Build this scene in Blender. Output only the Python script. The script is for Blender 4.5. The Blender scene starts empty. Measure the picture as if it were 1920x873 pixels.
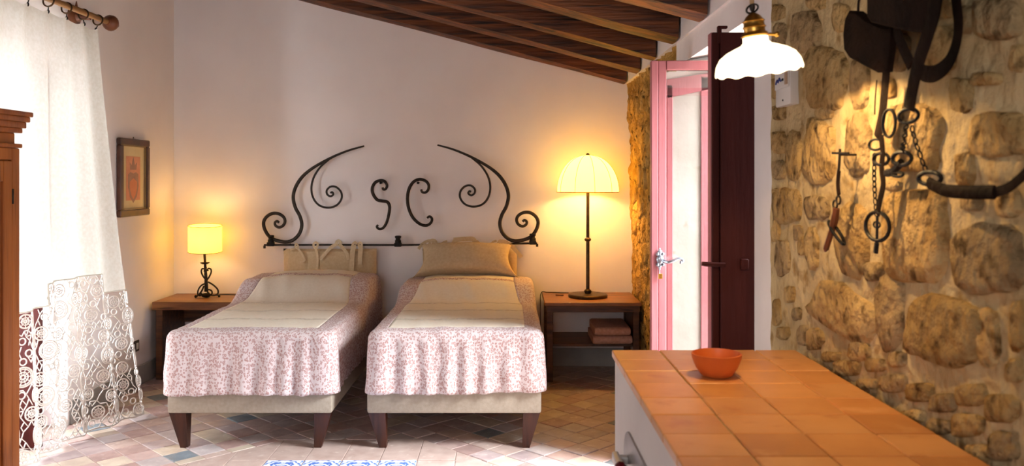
import bpy, bmesh, math, random
from mathutils import Vector, Matrix, noise
PI = math.pi
random.seed(7)
scene = bpy.context.scene
COL = scene.collection
F = 1585.0                      # focal length in pixels of the 1920 wide frame
EYE = 1.40

# ------------------------------------------------------------------ camera
cam_d = bpy.data.cameras.new('camera')
cam = bpy.data.objects.new('camera', cam_d); COL.objects.link(cam)
cam.location = (0, 0, EYE); cam.rotation_euler = (PI/2, 0, 0)
cam_d.sensor_width = 36.0; cam_d.lens = 36.0*F/1920.0
cam_d.shift_x = 8/1920; cam_d.shift_y = -101.5/1920
cam_d.clip_start = 0.05
cam_d.dof.use_dof = True; cam_d.dof.focus_distance = 5.2; cam_d.dof.aperture_fstop = 5.0
scene.camera = cam

# ------------------------------------------------------------------ world and daylight
w = bpy.data.worlds.new('world'); scene.world = w; w.use_nodes = True
bg = w.node_tree.nodes['Background']
bg.inputs['Color'].default_value = (0.86, 0.93, 1.0, 1); bg.inputs['Strength'].default_value = 2.2
def area(name, loc, rot, sx, sy, power, col):
    l = bpy.data.lights.new(name, 'AREA'); l.shape = 'RECTANGLE'; l.size = sx; l.size_y = sy
    l.energy = power; l.color = col
    o = bpy.data.objects.new(name, l); COL.objects.link(o); o.location = loc; o.rotation_euler = rot
    return o
area('daylight_french_window', (-3.25, 4.1, 1.12), (0, -PI/2, 0), 2.1, 1.5, 240, (0.86, 0.93, 1.0))
td = area('daylight_terrace_door', (4.5, 3.1, 4.2), (0, 0, 0), 3.0, 3.0, 2150, (0.88, 0.94, 1.0))
td.rotation_euler = Vector((-4.2, 1.3, -4.0)).to_track_quat('-Z', 'Y').to_euler()
area('daylight_rear_window', (-1.0, -1.75, 1.75), (PI/2, 0, 0), 1.7, 1.5, 20, (0.98, 0.96, 1.0))
scene.view_settings.view_transform = 'Standard'
scene.view_settings.look = 'None'
scene.view_settings.gamma = 1.0
scene.view_settings.use_curve_mapping = False
scene.view_settings.exposure = 0.45
scene.cycles.use_denoising = True
scene.cycles.max_bounces = 10
scene.cycles.transparent_max_bounces = 16

# ------------------------------------------------------------------ helpers
def L(r, g, b):
    f = lambda c: (c/255/12.92) if c/255 <= 0.04045 else ((c/255+0.055)/1.055)**2.4
    return (f(r), f(g), f(b), 1.0)
def P(x, y, Z): return Vector(((x-952)*Z/F, Z, EYE-(y-335)*Z/F))       # a picture point at depth Z
def PW(x, y, X):                                                        # a picture point on the plane x = X
    Z = X*F/(x-952); return Vector((X, Z, EYE-(y-335)*Z/F))
WL = {}
class MB:
    def __init__(s): s.v = []; s.f = []
    def add(s, vs, fs):
        o = len(s.v); s.v += [Vector(p) for p in vs]; s.f += [tuple(i+o for i in f) for f in fs]; return s
    def bm(s, b):
        b.verts.index_update(); b.verts.ensure_lookup_table()
        s.add([v.co.copy() for v in b.verts], [[v.index for v in f.verts] for f in b.faces]); b.free(); return s
    def box(s, x0, x1, y0, y1, z0, z1, bev=0.0, seg=1):
        if bev <= 0:
            return s.add([(x, y, z) for x in (x0, x1) for y in (y0, y1) for z in (z0, z1)],
                  [(0,1,3,2), (4,6,7,5), (0,4,5,1), (2,3,7,6), (0,2,6,4), (1,5,7,3)])
        b = bmesh.new(); bmesh.ops.create_cube(b, size=1)
        for v in b.verts: v.co = Vector(((x0+x1)/2+v.co.x*(x1-x0), (y0+y1)/2+v.co.y*(y1-y0), (z0+z1)/2+v.co.z*(z1-z0)))
        bmesh.ops.bevel(b, geom=list(b.edges), offset=bev, segments=seg, profile=0.5, affect='EDGES')
        return s.bm(b)
    def hexa(s, p):                                  # 8 points ordered as in box
        return s.add(p, [(0,1,3,2), (4,6,7,5), (0,4,5,1), (2,3,7,6), (0,2,6,4), (1,5,7,3)])
    def lathe(s, prof, c, n=24, axis='z', wob=None):
        vs = []; fs = []; m = len(prof)
        for i in range(n):
            a = 2*PI*i/n
            for j, (r, h) in enumerate(prof):
                rr = r*(wob(a, j) if wob else 1)
                x, y = rr*math.cos(a), rr*math.sin(a)
                q = {'z': (x, y, h), 'x': (h, x, y), 'y': (x, h, y)}[axis]
                vs.append(Vector(c)+Vector(q))
        for i in range(n):
            k = (i+1) % n
            for j in range(m-1): fs.append((i*m+j, k*m+j, k*m+j+1, i*m+j+1))
        if prof[0][0] > 1e-6: fs.append(tuple(i*m for i in range(n))[::-1])
        if prof[-1][0] > 1e-6: fs.append(tuple(i*m+m-1 for i in range(n)))
        return s.add(vs, fs)
    def tube(s, pts, r, n=8, closed=False, flat=None):
        # round or flattened tube along a path; r a number or list; flat = (direction, factor along it)
        pts = [Vector(p) for p in pts]; m = len(pts); vs = []; fs = []
        rs = r if isinstance(r, (list, tuple)) else [r]*m
        t0 = (pts[1]-pts[0]).normalized()
        nrm = t0.orthogonal().normalized() if flat is None else None
        for i in range(m):
            if closed: t = (pts[(i+1) % m]-pts[i-1]).normalized()
            else: t = (pts[min(i+1, m-1)]-pts[max(i-1, 0)]).normalized()
            if flat is None:
                nrm = (nrm-t*nrm.dot(t)).normalized(); a, b = nrm, t.cross(nrm); fa = fb = 1
            else:
                d = Vector(flat[0]); a = (d-t*d.dot(t)).normalized(); b = t.cross(a); fa, fb = flat[1], 1
            for k in range(n):
                g = 2*PI*(k+0.5)/n
                vs.append(pts[i]+a*math.cos(g)*rs[i]*fa+b*math.sin(g)*rs[i]*fb)
        for i in range(m if closed else m-1):
            j = (i+1) % m
            for k in range(n):
                l = (k+1) % n; fs.append((i*n+k, i*n+l, j*n+l, j*n+k))
        if not closed: fs += [tuple(range(n))[::-1], tuple((m-1)*n+k for k in range(n))]
        return s.add(vs, fs)
    def ring(s, c, u, v, ru, rv, r, n=20, k=6):
        c, u, v = Vector(c), Vector(u).normalized(), Vector(v).normalized()
        return s.tube([c+u*ru*math.cos(2*PI*i/n)+v*rv*math.sin(2*PI*i/n) for i in range(n)], r, k, closed=True)
    def ball(s, c, r, n=12, sc=(1,1,1)):
        b = bmesh.new(); bmesh.ops.create_uvsphere(b, u_segments=n, v_segments=max(6, n*2//3), radius=1)
        for v in b.verts: v.co = Vector(c)+Vector((v.co.x*r*sc[0], v.co.y*r*sc[1], v.co.z*r*sc[2]))
        return s.bm(b)
    def grid(s, fn, nu, nv, thick=None, closed_u=False):
        g = [[Vector(fn(i/nu, j/nv)) for j in range(nv+1)] for i in range(nu+1)]
        vs = [p for row in g for p in row]; q = nv+1
        fs = [(i*q+j, (i+1)*q+j, (i+1)*q+j+1, i*q+j+1) for i in range(nu) for j in range(nv)]
        return s.add(vs, fs)
    def prism(s, poly, fn, d0, d1):
        # poly of 2D points, fn(a, b, d) -> 3D
        n = len(poly)
        vs = [fn(a, b, d0) for a, b in poly]+[fn(a, b, d1) for a, b in poly]
        fs = [tuple(range(n)), tuple(range(n, 2*n))[::-1]]+[(i, i+n, (i+1) % n+n, (i+1) % n) for i in range(n)]
        return s.add(vs, fs)
    def build(s, name, mat, parent=None, smooth=True, loc=None, ang=0.7, solid=None):
        if loc is None:
            if parent is not None: loc = WL[parent.name]
            else:
                xs, ys, zs = zip(*[tuple(p) for p in s.v])
                loc = Vector(((min(xs)+max(xs))/2, (min(ys)+max(ys))/2, min(zs)))
        loc = Vector(loc)
        me = bpy.data.meshes.new(name)
        me.from_pydata([p-loc for p in s.v], [], s.f); me.update()
        b = bmesh.new(); b.from_mesh(me); bmesh.ops.recalc_face_normals(b, faces=b.faces); b.to_mesh(me); b.free()
        if smooth:
            me.shade_smooth(); me.set_sharp_from_angle(angle=ang)
        o = bpy.data.objects.new(name, me); COL.objects.link(o)
        if mat: me.materials.append(mat)
        if parent is not None:
            o.parent = parent; o.location = loc-WL[parent.name]
        else: o.location = loc
        WL[o.name] = loc
        if solid:
            m = o.modifiers.new('thickness', 'SOLIDIFY'); m.thickness = solid; m.offset = 0
        return o
def tag(o, label, cat, group=None):
    o['label'] = label; o['category'] = cat
    if group: o['group'] = group
    return o
def thing(name, label, cat, loc, group=None):
    o = bpy.data.objects.new(name, None); COL.objects.link(o); o.location = loc; o.empty_display_size = 0.1
    WL[o.name] = Vector(loc); return tag(o, label, cat, group)
def struct(o, label=None):
    o['kind'] = 'structure'
    if label: o['label'] = label
    return o
def smoothstep(a, b, x):
    t = max(0, min(1, (x-a)/(b-a))); return t*t*(3-2*t)
def spline(pts, n=10):
    # Catmull-Rom through points
    pts = [Vector(p) for p in pts]; out = []
    for i in range(len(pts)-1):
        p0, p1, p2, p3 = pts[max(i-1, 0)], pts[i], pts[i+1], pts[min(i+2, len(pts)-1)]
        for k in range(n):
            t = k/n
            out.append(0.5*((2*p1)+(p2-p0)*t+(2*p0-5*p1+4*p2-p3)*t*t+(3*p1-p0-3*p2+p3)*t**3))
    out.append(pts[-1]); return out

# ------------------------------------------------------------------ materials
def newmat(name):
    m = bpy.data.materials.new(name); m.use_nodes = True
    nt = m.node_tree; return m, nt, nt.nodes, nt.links, nt.nodes['Principled BSDF']
def pmat(name, c1, c2=None, scale=6, rough=0.6, bump=0.0, bscale=40, stretch=(1,1,1), metal=0.0, spec=0.4,
         c3=None, scale3=30, amt3=0.5, rnd=0.0, detail=6, lo=0.35, hi=0.65, coord='Object', bdist=0.01):
    m, nt, N, K, B = newmat(name)
    B.inputs['Roughness'].default_value = rough; B.inputs['Metallic'].default_value = metal
    B.inputs['Specular IOR Level'].default_value = spec
    tc = N.new('ShaderNodeTexCoord'); mp = N.new('ShaderNodeMapping'); mp.inputs['Scale'].default_value = stretch
    vec = tc.outputs[coord]
    oi = N.new('ShaderNodeObjectInfo')
    if rnd:
        ad = N.new('ShaderNodeVectorMath'); ad.operation = 'ADD'
        sc = N.new('ShaderNodeVectorMath'); sc.operation = 'SCALE'
        K.new(oi.outputs['Random'], sc.inputs['Scale']); sc.inputs[0].default_value = (13, 7, 29)
        K.new(vec, ad.inputs[0]); K.new(sc.outputs[0], ad.inputs[1]); vec = ad.outputs[0]
    K.new(vec, mp.inputs['Vector'])
    col = None
    if c2 is None: B.inputs['Base Color'].default_value = c1
    else:
        n1 = N.new('ShaderNodeTexNoise'); n1.inputs['Scale'].default_value = scale; n1.inputs['Detail'].default_value = detail
        K.new(mp.outputs[0], n1.inputs['Vector'])
        r = N.new('ShaderNodeValToRGB'); r.color_ramp.elements[0].position = lo; r.color_ramp.elements[1].position = hi
        r.color_ramp.elements[0].color = c1; r.color_ramp.elements[1].color = c2
        K.new(n1.outputs['Fac'], r.inputs['Fac']); col = r.outputs['Color']
        if c3 is not None:
            n3 = N.new('ShaderNodeTexNoise'); n3.inputs['Scale'].default_value = scale3; n3.inputs['Detail'].default_value = 8
            K.new(mp.outputs[0], n3.inputs['Vector'])
            r3 = N.new('ShaderNodeValToRGB'); r3.color_ramp.elements[0].position = amt3; r3.color_ramp.elements[1].position = amt3+0.13
            K.new(n3.outputs['Fac'], r3.inputs['Fac'])
            mx = N.new('ShaderNodeMix'); mx.data_type = 'RGBA'
            K.new(r3.outputs['Color'], mx.inputs['Factor']); K.new(col, mx.inputs['A']); mx.inputs['B'].default_value = c3
            col = mx.outputs['Result']
        if rnd:
            hv = N.new('ShaderNodeHueSaturation'); mr = N.new('ShaderNodeMapRange')
            mr.inputs['To Min'].default_value = 1-rnd; mr.inputs['To Max'].default_value = 1+rnd
            K.new(oi.outputs['Random'], mr.inputs['Value']); K.new(mr.outputs[0], hv.inputs['Value']); K.new(col, hv.inputs['Color'])
            col = hv.outputs['Color']
        K.new(col, B.inputs['Base Color'])
    if bump:
        nb = N.new('ShaderNodeTexNoise'); nb.inputs['Scale'].default_value = bscale; nb.inputs['Detail'].default_value = 8
        K.new(mp.outputs[0], nb.inputs['Vector'])
        bp = N.new('ShaderNodeBump'); bp.inputs['Strength'].default_value = bump; bp.inputs['Distance'].default_value = bdist
        K.new(nb.outputs['Fac'], bp.inputs['Height']); K.new(bp.outputs[0], B.inputs['Normal'])
    return m
def cloth(name, c1, c2, weave=900, bump=0.25, trans=0.0, spec=0.1):
    m, nt, N, K, B = newmat(name)
    B.inputs['Roughness'].default_value = 0.9; B.inputs['Specular IOR Level'].default_value = spec
    tc = N.new('ShaderNodeTexCoord')
    n1 = N.new('ShaderNodeTexNoise'); n1.inputs['Scale'].default_value = 60; n1.inputs['Detail'].default_value = 5
    K.new(tc.outputs['Object'], n1.inputs['Vector'])
    r = N.new('ShaderNodeValToRGB'); r.color_ramp.elements[0].color = c1; r.color_ramp.elements[1].color = c2
    r.color_ramp.elements[0].position = 0.3; r.color_ramp.elements[1].position = 0.7
    K.new(n1.outputs['Fac'], r.inputs['Fac']); K.new(r.outputs[0], B.inputs['Base Color'])
    nb = N.new('ShaderNodeTexNoise'); nb.inputs['Scale'].default_value = weave*0.2; K.new(tc.outputs['Object'], nb.inputs['Vector'])
    bp = N.new('ShaderNodeBump'); bp.inputs['Strength'].default_value = bump; bp.inputs['Distance'].default_value = 0.003
    K.new(nb.outputs['Fac'], bp.inputs['Height']); K.new(bp.outputs[0], B.inputs['Normal'])
    if trans:
        t = N.new('ShaderNodeBsdfTranslucent'); K.new(r.outputs[0], t.inputs['Color'])
        mx = N.new('ShaderNodeMixShader'); mx.inputs[0].default_value = trans
        K.new(B.outputs[0], mx.inputs[1]); K.new(t.outputs[0], mx.inputs[2])
        K.new(mx.outputs[0], N['Material Output'].inputs['Surface'])
    return m
def floral(name, ground, petal, leaf):
    m, nt, N, K, B = newmat(name)
    B.inputs['Roughness'].default_value = 0.9; B.inputs['Specular IOR Level'].default_value = 0.1
    tc = N.new('ShaderNodeTexCoord'); mp = N.new('ShaderNodeMapping'); mp.inputs['Scale'].default_value = (1, 1, 0.75)
    K.new(tc.outputs['Object'], mp.inputs['Vector'])
    ns = N.new('ShaderNodeTexNoise'); ns.inputs['Scale'].default_value = 60
    K.new(mp.outputs[0], ns.inputs['Vector'])
    ad = N.new('ShaderNodeMix'); ad.data_type = 'RGBA'; ad.inputs['Factor'].default_value = 0.012
    K.new(mp.outputs[0], ad.inputs['A']); K.new(ns.outputs['Color'], ad.inputs['B'])
    v = N.new('ShaderNodeTexVoronoi'); v.inputs['Scale'].default_value = 88; v.inputs['Randomness'].default_value = 0.75
    K.new(ad.outputs['Result'], v.inputs['Vector'])
    r = N.new('ShaderNodeValToRGB'); e = r.color_ramp.elements
    e[0].position = 0.0; e[0].color = leaf; e[1].position = 0.56; e[1].color = ground
    x = e.new(0.16); x.color = ground; x = e.new(0.24); x.color = petal; x = e.new(0.40); x.color = petal; x = e.new(0.50); x.color = ground
    K.new(v.outputs['Distance'], r.inputs['Fac']); K.new(r.outputs[0], B.inputs['Base Color'])
    return m
def glow(name, col, strength, trans_col, fac=0.5):
    # lamp shade: lit cloth or glass that lets the bulb through and glows with it
    m, nt, N, K, B = newmat(name)
    B.inputs['Base Color'].default_value = trans_col; B.inputs['Roughness'].default_value = 0.7
    B.inputs['Emission Color'].default_value = col; B.inputs['Emission Strength'].default_value = strength
    t = N.new('ShaderNodeBsdfTranslucent'); t.inputs['Color'].default_value = trans_col
    mx = N.new('ShaderNodeMixShader'); mx.inputs[0].default_value = fac
    K.new(B.outputs[0], mx.inputs[1]); K.new(t.outputs[0], mx.inputs[2]); K.new(mx.outputs[0], N['Material Output'].inputs['Surface'])
    return m
def emit(name, col, s):
    m, nt, N, K, B = newmat(name)
    B.inputs['Base Color'].default_value = col; B.inputs['Emission Color'].default_value = col; B.inputs['Emission Strength'].default_value = s
    return m
def glassmat(name, tint=(1,1,1,1), gl=0.12):
    m, nt, N, K, B = newmat(name)
    t = N.new('ShaderNodeBsdfTransparent'); t.inputs['Color'].default_value = tint
    g = N.new('ShaderNodeBsdfGlossy'); g.inputs['Roughness'].default_value = 0.03
    mx = N.new('ShaderNodeMixShader'); mx.inputs[0].default_value = gl
    K.new(t.outputs[0], mx.inputs[1]); K.new(g.outputs[0], mx.inputs[2]); K.new(mx.outputs[0], N['Material Output'].inputs['Surface'])
    return m

M = {}
M['plaster'] = pmat('wall_plaster', L(236,227,225), L(242,234,232), 2.0, 0.85, 0.12, 9, spec=0.15, bdist=0.02)
M['white'] = pmat('white_plaster', L(228,218,212), L(236,228,222), 3.0, 0.85, 0.25, 14, spec=0.15, bdist=0.015)
M['reveal'] = pmat('rough_reveal_plaster', L(214,203,188), L(232,222,208), 7, 0.9, 0.9, 20, spec=0.1, c3=L(176,160,138), scale3=16, amt3=0.60, bdist=0.02)
M['pane_reflection'] = pmat('cream_reflection', L(178,166,154), L(190,178,168), 5, 0.85, 0.2, 30, spec=0.1, c3=L(154,140,122), scale3=14, amt3=0.64, bdist=0.006)  # reflection in the door pane, put into a cream colour
M['mortar'] = pmat('lime_mortar', L(176,150,106), L(202,178,134), 5, 0.95, 1.0, 22, spec=0.06, c3=L(150,120,76), scale3=14, amt3=0.56, bdist=0.025)
M['stone'] = pmat('limestone', L(160,126,76), L(194,162,110), 9, 0.9, 1.0, 26, spec=0.08, c3=L(104,78,46), scale3=20, amt3=0.56, rnd=0.14, bdist=0.05)
M['stone_grey'] = pmat('grey_limestone', L(146,120,84), L(182,154,110), 8, 0.9, 1.0, 24, spec=0.08, c3=L(92,72,46), scale3=18, amt3=0.55, rnd=0.14, bdist=0.05)
M['rubble'] = pmat('rubble_facing', L(150,112,52), L(200,160,90), 8, 0.95, 1.0, 30, spec=0.08, c3=L(74,56,30), scale3=22, amt3=0.55, bdist=0.03)
M['beam'] = pmat('old_beam_wood', L(54,27,10), L(122,66,25), 4, 0.55, 0.7, 10, stretch=(0.5,7,7), c3=L(32,16,8), scale3=5, amt3=0.56, rnd=0.12)
M['ceiling'] = pmat('ceiling_boards', L(58,32,16), L(86,50,26), 5, 0.7, 0.3, 12, stretch=(6,0.6,1))
M['skirting'] = pmat('grey_painted_skirting', L(150,146,142), L(164,160,155), 6, 0.8)
M['grout'] = pmat('floor_grout', L(164,144,132), L(186,168,156), 12, 0.9, 0.4, 60)
TILE = []
for i, (a, b, c) in enumerate([((170,136,124),(186,154,140),(204,186,174)), ((176,146,130),(192,164,148),(206,190,178)), ((164,138,130),(182,158,148),(204,190,182)),
                ((180,156,134),(198,176,152),(210,196,180)), ((160,126,114),(178,144,130),(200,178,166)), ((112,114,114),(130,132,132),(166,164,162)),
                ((170,150,142),(186,168,160),(206,196,188))]):
    a, b = (a[0]-2, a[1]+3, a[2]+8), (b[0]-2, b[1]+3, b[2]+8)
    TILE.append(pmat('floor_tile_%d' % i, L(*a), L(*b), 14, 0.42, 0.35, 26, c3=L(*c), scale3=22, amt3=0.62, rnd=0.08, bdist=0.006))
PALE = [pmat('pale_tile_%d' % i, L(*a), L(*b), 10, 0.42, 0.3, 24, c3=L(*c), scale3=20, amt3=0.6, rnd=0.06, bdist=0.006) for i, (a, b, c) in enumerate(
        [((196,170,136),(212,190,158),(188,150,126)), ((188,168,124),(206,190,150),(170,160,124)), ((200,170,146),(214,190,168),(190,150,130))])]
CT = [pmat('counter_tile_%d' % i, L(*a), L(*b), 7, 0.38, 0.25, 22, c3=L(*c), scale3=12, amt3=0.6, rnd=0.07, bdist=0.004) for i, (a, b, c) in enumerate(
        [((204,138,78),(216,152,90),(196,124,74)), ((198,130,72),(212,146,84),(220,160,104)), ((208,144,84),(220,158,98),(196,126,70))])]
M['iron'] = pmat('wrought_iron', L(38,32,28), L(58,48,40), 30, 0.5, 0.3, 80, metal=0.6)
M['iron_black'] = pmat('blackened_iron', L(20,18,18), L(34,30,28), 30, 0.5, 0.3, 80, metal=0.5)
M['bronze'] = pmat('dark_bronze', L(52,38,24), L(84,62,38), 20, 0.4, 0.1, 60, metal=0.7)
M['walnut'] = pmat('walnut_wood', L(60,33,18), L(96,57,30), 5, 0.45, 0.25, 20, stretch=(0.7,6,6), c3=L(40,21,11), scale3=7, amt3=0.58)
M['walnut_top'] = pmat('worn_table_top', L(112,68,34), L(152,100,56), 4, 0.4, 0.25, 20, stretch=(0.6,7,7), c3=L(80,46,22), scale3=5, amt3=0.57)
M['wardrobe'] = pmat('wardrobe_wood', L(128,66,26), L(164,92,40), 3, 0.38, 0.1, 20, stretch=(6,6,0.5), c3=L(100,48,18), scale3=4, amt3=0.58)
M['legwood'] = pmat('dark_leg_wood', L(44,20,12), L(72,36,22), 5, 0.4, 0.1, 20, stretch=(6,6,0.6))
M['polewood'] = pmat('curtain_pole_wood', L(128,88,48), L(160,116,68), 8, 0.45, 0.1, 20, stretch=(6,0.6,6))
M['rosette'] = pmat('dark_turned_wood', L(92,50,32), L(124,74,48), 8, 0.4, 0.1, 20)
M['linen'] = cloth('curtain_linen', L(232,226,212), L(242,238,228), trans=0.13)
M['lace'] = cloth('crochet_cotton', L(226,216,206), L(238,232,226), trans=0.25)
M['bedlinen'] = cloth('cream_linen', L(232,219,200), L(238,227,210))
M['base'] = cloth('bed_base_linen', L(158,145,128), L(170,157,141))
M['cushion'] = cloth('oatmeal_linen', L(188,162,128), L(200,176,142), bump=0.4)
M['tie'] = cloth('tie_linen', L(196,172,138), L(208,186,154), bump=0.3)
M['towel'] = cloth('folded_blanket_wool', L(170,128,112), L(190,150,134), bump=0.6)
M['floral'] = floral('floral_print_cotton', L(212,196,194), L(176,138,132), L(146,112,104))
M['eyelet'] = floral('floral_ribbon', L(226,206,194), L(150,92,92), L(120,70,76))
M['laceband'] = cloth('drawn_thread_lace', L(196,178,158), L(224,212,194), bump=0.8)
M['pinkpaint'] = pmat('pink_door_paint', L(164,94,97), L(176,106,109), 3, 0.45, 0.12, 18, stretch=(4,4,0.5))
M['maroon'] = pmat('maroon_shutter_paint', L(58,22,19), L(70,28,24), 3, 0.6, 0.12, 18, spec=0.12, stretch=(4,4,0.5))
M['glass'] = glassmat('window_glass', (0.97,0.98,0.98,1), 0.10)
M['steel'] = pmat('brushed_steel_handle', L(150,156,166), L(184,190,198), 30, 0.3, 0.2, 60, metal=0.9)
M['brass'] = pmat('aged_brass', L(176,124,48), L(206,158,76), 20, 0.3, 0.1, 40, metal=0.9)
M['terracotta'] = pmat('terracotta_bowl', L(196,92,36), L(210,108,48), 10, 0.4, 0.1, 40)
M['leather'] = pmat('old_leather', L(22,13,9), L(36,22,15), 12, 0.8, 0.4, 60, spec=0.06)
M['frame'] = pmat('picture_frame_wood', L(56,32,22), L(84,50,34), 10, 0.35, 0.1, 30)
M['gilt'] = pmat('frame_bead', L(128,104,66), L(150,124,82), 10, 0.4, 0.1, 30, metal=0.4)
M['mat'] = pmat('cream_mount', L(214,194,150), L(222,204,162), 6, 0.8)
M['print'] = pmat('pink_print', L(212,146,118), L(224,162,132), 10, 0.8)
M['printdark'] = pmat('print_ink_grey', L(160,124,110), L(176,138,120), 20, 0.8)
M['printorange'] = pmat('print_ink_orange', L(208,132,98), L(216,142,106), 20, 0.8)
M['plastic'] = pmat('white_plastic', L(216,212,206), None, rough=0.35)
M['plasticdark'] = pmat('brown_plastic_plate', L(70,56,46), None, rough=0.4)
M['ovengrey'] = pmat('oven_grey_metal', L(150,143,138), L(162,155,150), 8, 0.35, metal=0.4)
M['black'] = pmat('black_gap', L(14,12,12), None, rough=0.5)
M['cordcloth'] = pmat('twisted_cord', L(176,140,98), L(196,160,118), 60, 0.8)
M['blue'] = pmat('blue_ink', L(40,52,120), None, rough=0.6)
M['redpot'] = pmat('dark_red_enamel', L(92,16,24), None, rough=0.25)
M['bulb'] = emit('bulb', (1, 0.72, 0.36, 1), 40)
M['black_plastic'] = pmat('black_plastic', L(22,20,20), None, rough=0.4)

# ------------------------------------------------------------------ room shell
XR, XL, YB, YR = 0.89, -2.5, 6.33, -1.6
def zb(x): return 2.108+0.259*(0.872-x)                 # underside of the beams
floor_o = struct(MB().box(XL-0.5, XR+0.6, YR-0.2, YB+0.2, -0.12, -0.004).build('floor', M['grout'], smooth=False, loc=(0,0,0)))
terrace = struct(MB().box(XR+0.53, 6.5, -1.0, 8.0, -0.12, -0.01).build('floor_bounce', M['reveal'], smooth=False), 'unseen pale ground added outside the pink door to bounce daylight')  # unseen slab, added so daylight bounces up to the door soffit
wall_back = struct(MB().box(XL-0.45, XR+0.53, YB, YB+0.3, 0, 3.4).build('wall_back', M['plaster'], smooth=False, loc=(0,YB,0)))
# left wall with the french window opening
m = MB()
m.box(XL-0.45, XL, YR, 3.4, 0, 3.4); m.box(XL-0.45, XL, 4.80, YB, 0, 3.4); m.box(XL-0.45, XL, 3.4, 4.80, 2.12, 3.4)
wall_left = struct(m.build('wall_left', M['plaster'], smooth=False, loc=(XL,0,0)))
m = MB()
m.box(XR+0.07, XR+0.53, 4.46, YB+0.2, 0, 2.11); m.box(XR, XR+0.53, 4.24, 4.46, 0, 2.11); m.box(XR, XR+0.53, 2.84, 3.05, 0, 2.11)
m.box(XR+0.02, XR+0.53, YR, 2.84, 0, 2.11); m.box(XR-0.012, XR+0.53, YR, YB+0.2, 2.11, 2.55)
a, b = XR, XR+0.53
m.hexa([(a,3.05,1.99), (a,3.05,2.11), (a,4.24,1.99), (a,4.24,2.11), (b,3.05,2.09), (b,3.05,2.11), (b,4.24,2.09), (b,4.24,2.11)])
wall_right = struct(m.build('wall_right', M['white'], smooth=False, loc=(XR,0,0)))
m = MB()
m.box(XL-0.45, -1.9, YR-0.3, YR, 0, 3.4); m.box(-0.1, XR+0.53, YR-0.3, YR, 0, 3.4)
m.box(-1.9, -0.1, YR-0.3, YR, 0, 0.95); m.box(-1.9, -0.1, YR-0.3, YR, 2.5, 3.4)
struct(m.build('wall_rear', M['plaster'], smooth=False, loc=(0,YR,0)))
# sloped ceiling and beams
m = MB(); x0, x1 = XL-0.1, XR+0.3
m.hexa([(x0,YR-0.1,zb(x0)+0.19), (x0,YR-0.1,zb(x0)+0.25), (x0,YB+0.1,zb(x0)+0.19), (x0,YB+0.1,zb(x0)+0.25),
        (x1,YR-0.1,zb(x1)+0.19), (x1,YR-0.1,zb(x1)+0.25), (x1,YB+0.1,zb(x1)+0.19), (x1,YB+0.1,zb(x1)+0.25)])
ceiling = struct(m.build('ceiling', M['ceiling'], smooth=False, loc=(0,0,3)))
for k in range(8):
    ye = YB-0.004-0.625*k; bw = 0.155+0.02*math.sin(k*2.3); m = MB(); sec = []
    n = 26
    for i in range(n+1):
        x = XL+0.002+(XR-0.025-XL)*i/n; z = zb(x); ring = []
        for (dy, dz) in ((0,0), (-bw*0.5,-0.004), (-bw,0.004), (-bw-0.004,0.09), (-bw,0.186), (0,0.186), (0,0.09)):
            q = Vector((x, ye+dy, z+dz)); f = 0.011
            nn = noise.noise_vector(Vector((x*1.7, dy*9+k*5, dz*9)))
            q += Vector((0, 0 if (k == 0 and dy > -0.01) else nn.y*f, nn.z*f if dz < 0.1 else 0)); ring.append(q)
        sec += ring
    m.add(sec, [(i*7+j, i*7+(j+1) % 7, (i+1)*7+(j+1) % 7, (i+1)*7+j) for i in range(n) for j in range(7)]
          + [tuple(range(7))[::-1], tuple(n*7+j for j in range(7))])
    m.build('beam', M['beam'], ceiling, ang=0.5)
struct(MB().box(XL, XL+0.012, 4.82, YB, 0, 0.135, 0.002).build('baseboard_left', M['skirting'], smooth=False))
struct(MB().box(XL+0.012, XR+0.03, YB-0.012, YB, 0, 0.135, 0.002).build('baseboard_back', M['skirting'], smooth=False))

# ------------------------------------------------------------------ floor tiles
def clip(poly, a, b, c):          # keep a*x+b*y <= c
    out = []
    for i in range(len(poly)):
        p, q = poly[i], poly[(i+1) % len(poly)]; dp, dq = a*p[0]+b*p[1]-c, a*q[0]+b*q[1]-c
        if dp <= 0: out.append(p)
        if dp*dq < 0: t = dp/(dp-dq); out.append((p[0]+t*(q[0]-p[0]), p[1]+t*(q[1]-p[1])))
    return out
def parea(p): return abs(sum(p[i][0]*p[(i+1) % len(p)][1]-p[(i+1) % len(p)][0]*p[i][1] for i in range(len(p))))/2
# the straight-laid carpet of pale tiles: a convex outline with its far corners cut at 45 degrees
S2 = math.sqrt(0.5)
OCT = [(0,1,4.545), (1,0,0.30), (-1,0,1.93), (S2,S2,(-0.46+4.545)*S2), (-S2,S2,(1.20+4.545)*S2)]
def tile_mesh(poly, g, h, c=None):
    n = len(poly)
    if c is None: c = (sum(p[0] for p in poly)/n, sum(p[1] for p in poly)/n)
    r = max(math.hypot(p[0]-c[0], p[1]-c[1]) for p in poly); k = max(0.5, 1-g/r)
    s = lambda f: [(c[0]+(p[0]-c[0])*f, c[1]+(p[1]-c[1])*f) for p in poly]
    m = MB(); a, b = s(k), s(k-0.004/r)
    m.add([(p[0], p[1], -0.006) for p in a]+[(p[0], p[1], h-0.0025) for p in a]+[(p[0], p[1], h) for p in b],
          [(i, (i+1) % n, n+(i+1) % n, n+i) for i in range(n)]+[(n+i, n+(i+1) % n, 2*n+(i+1) % n, 2*n+i) for i in range(n)]+[tuple(range(2*n, 3*n))])
    return m, c
shared = {}
rest = MB(); n_t = 0
def visible_floor(x, y):
    if y < 4.0 or y > 6.3: return False
    if x < -2.48 or x > 0.9: return False
    return not (y > 5.6 and -1.7 < x < 0.1)
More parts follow.
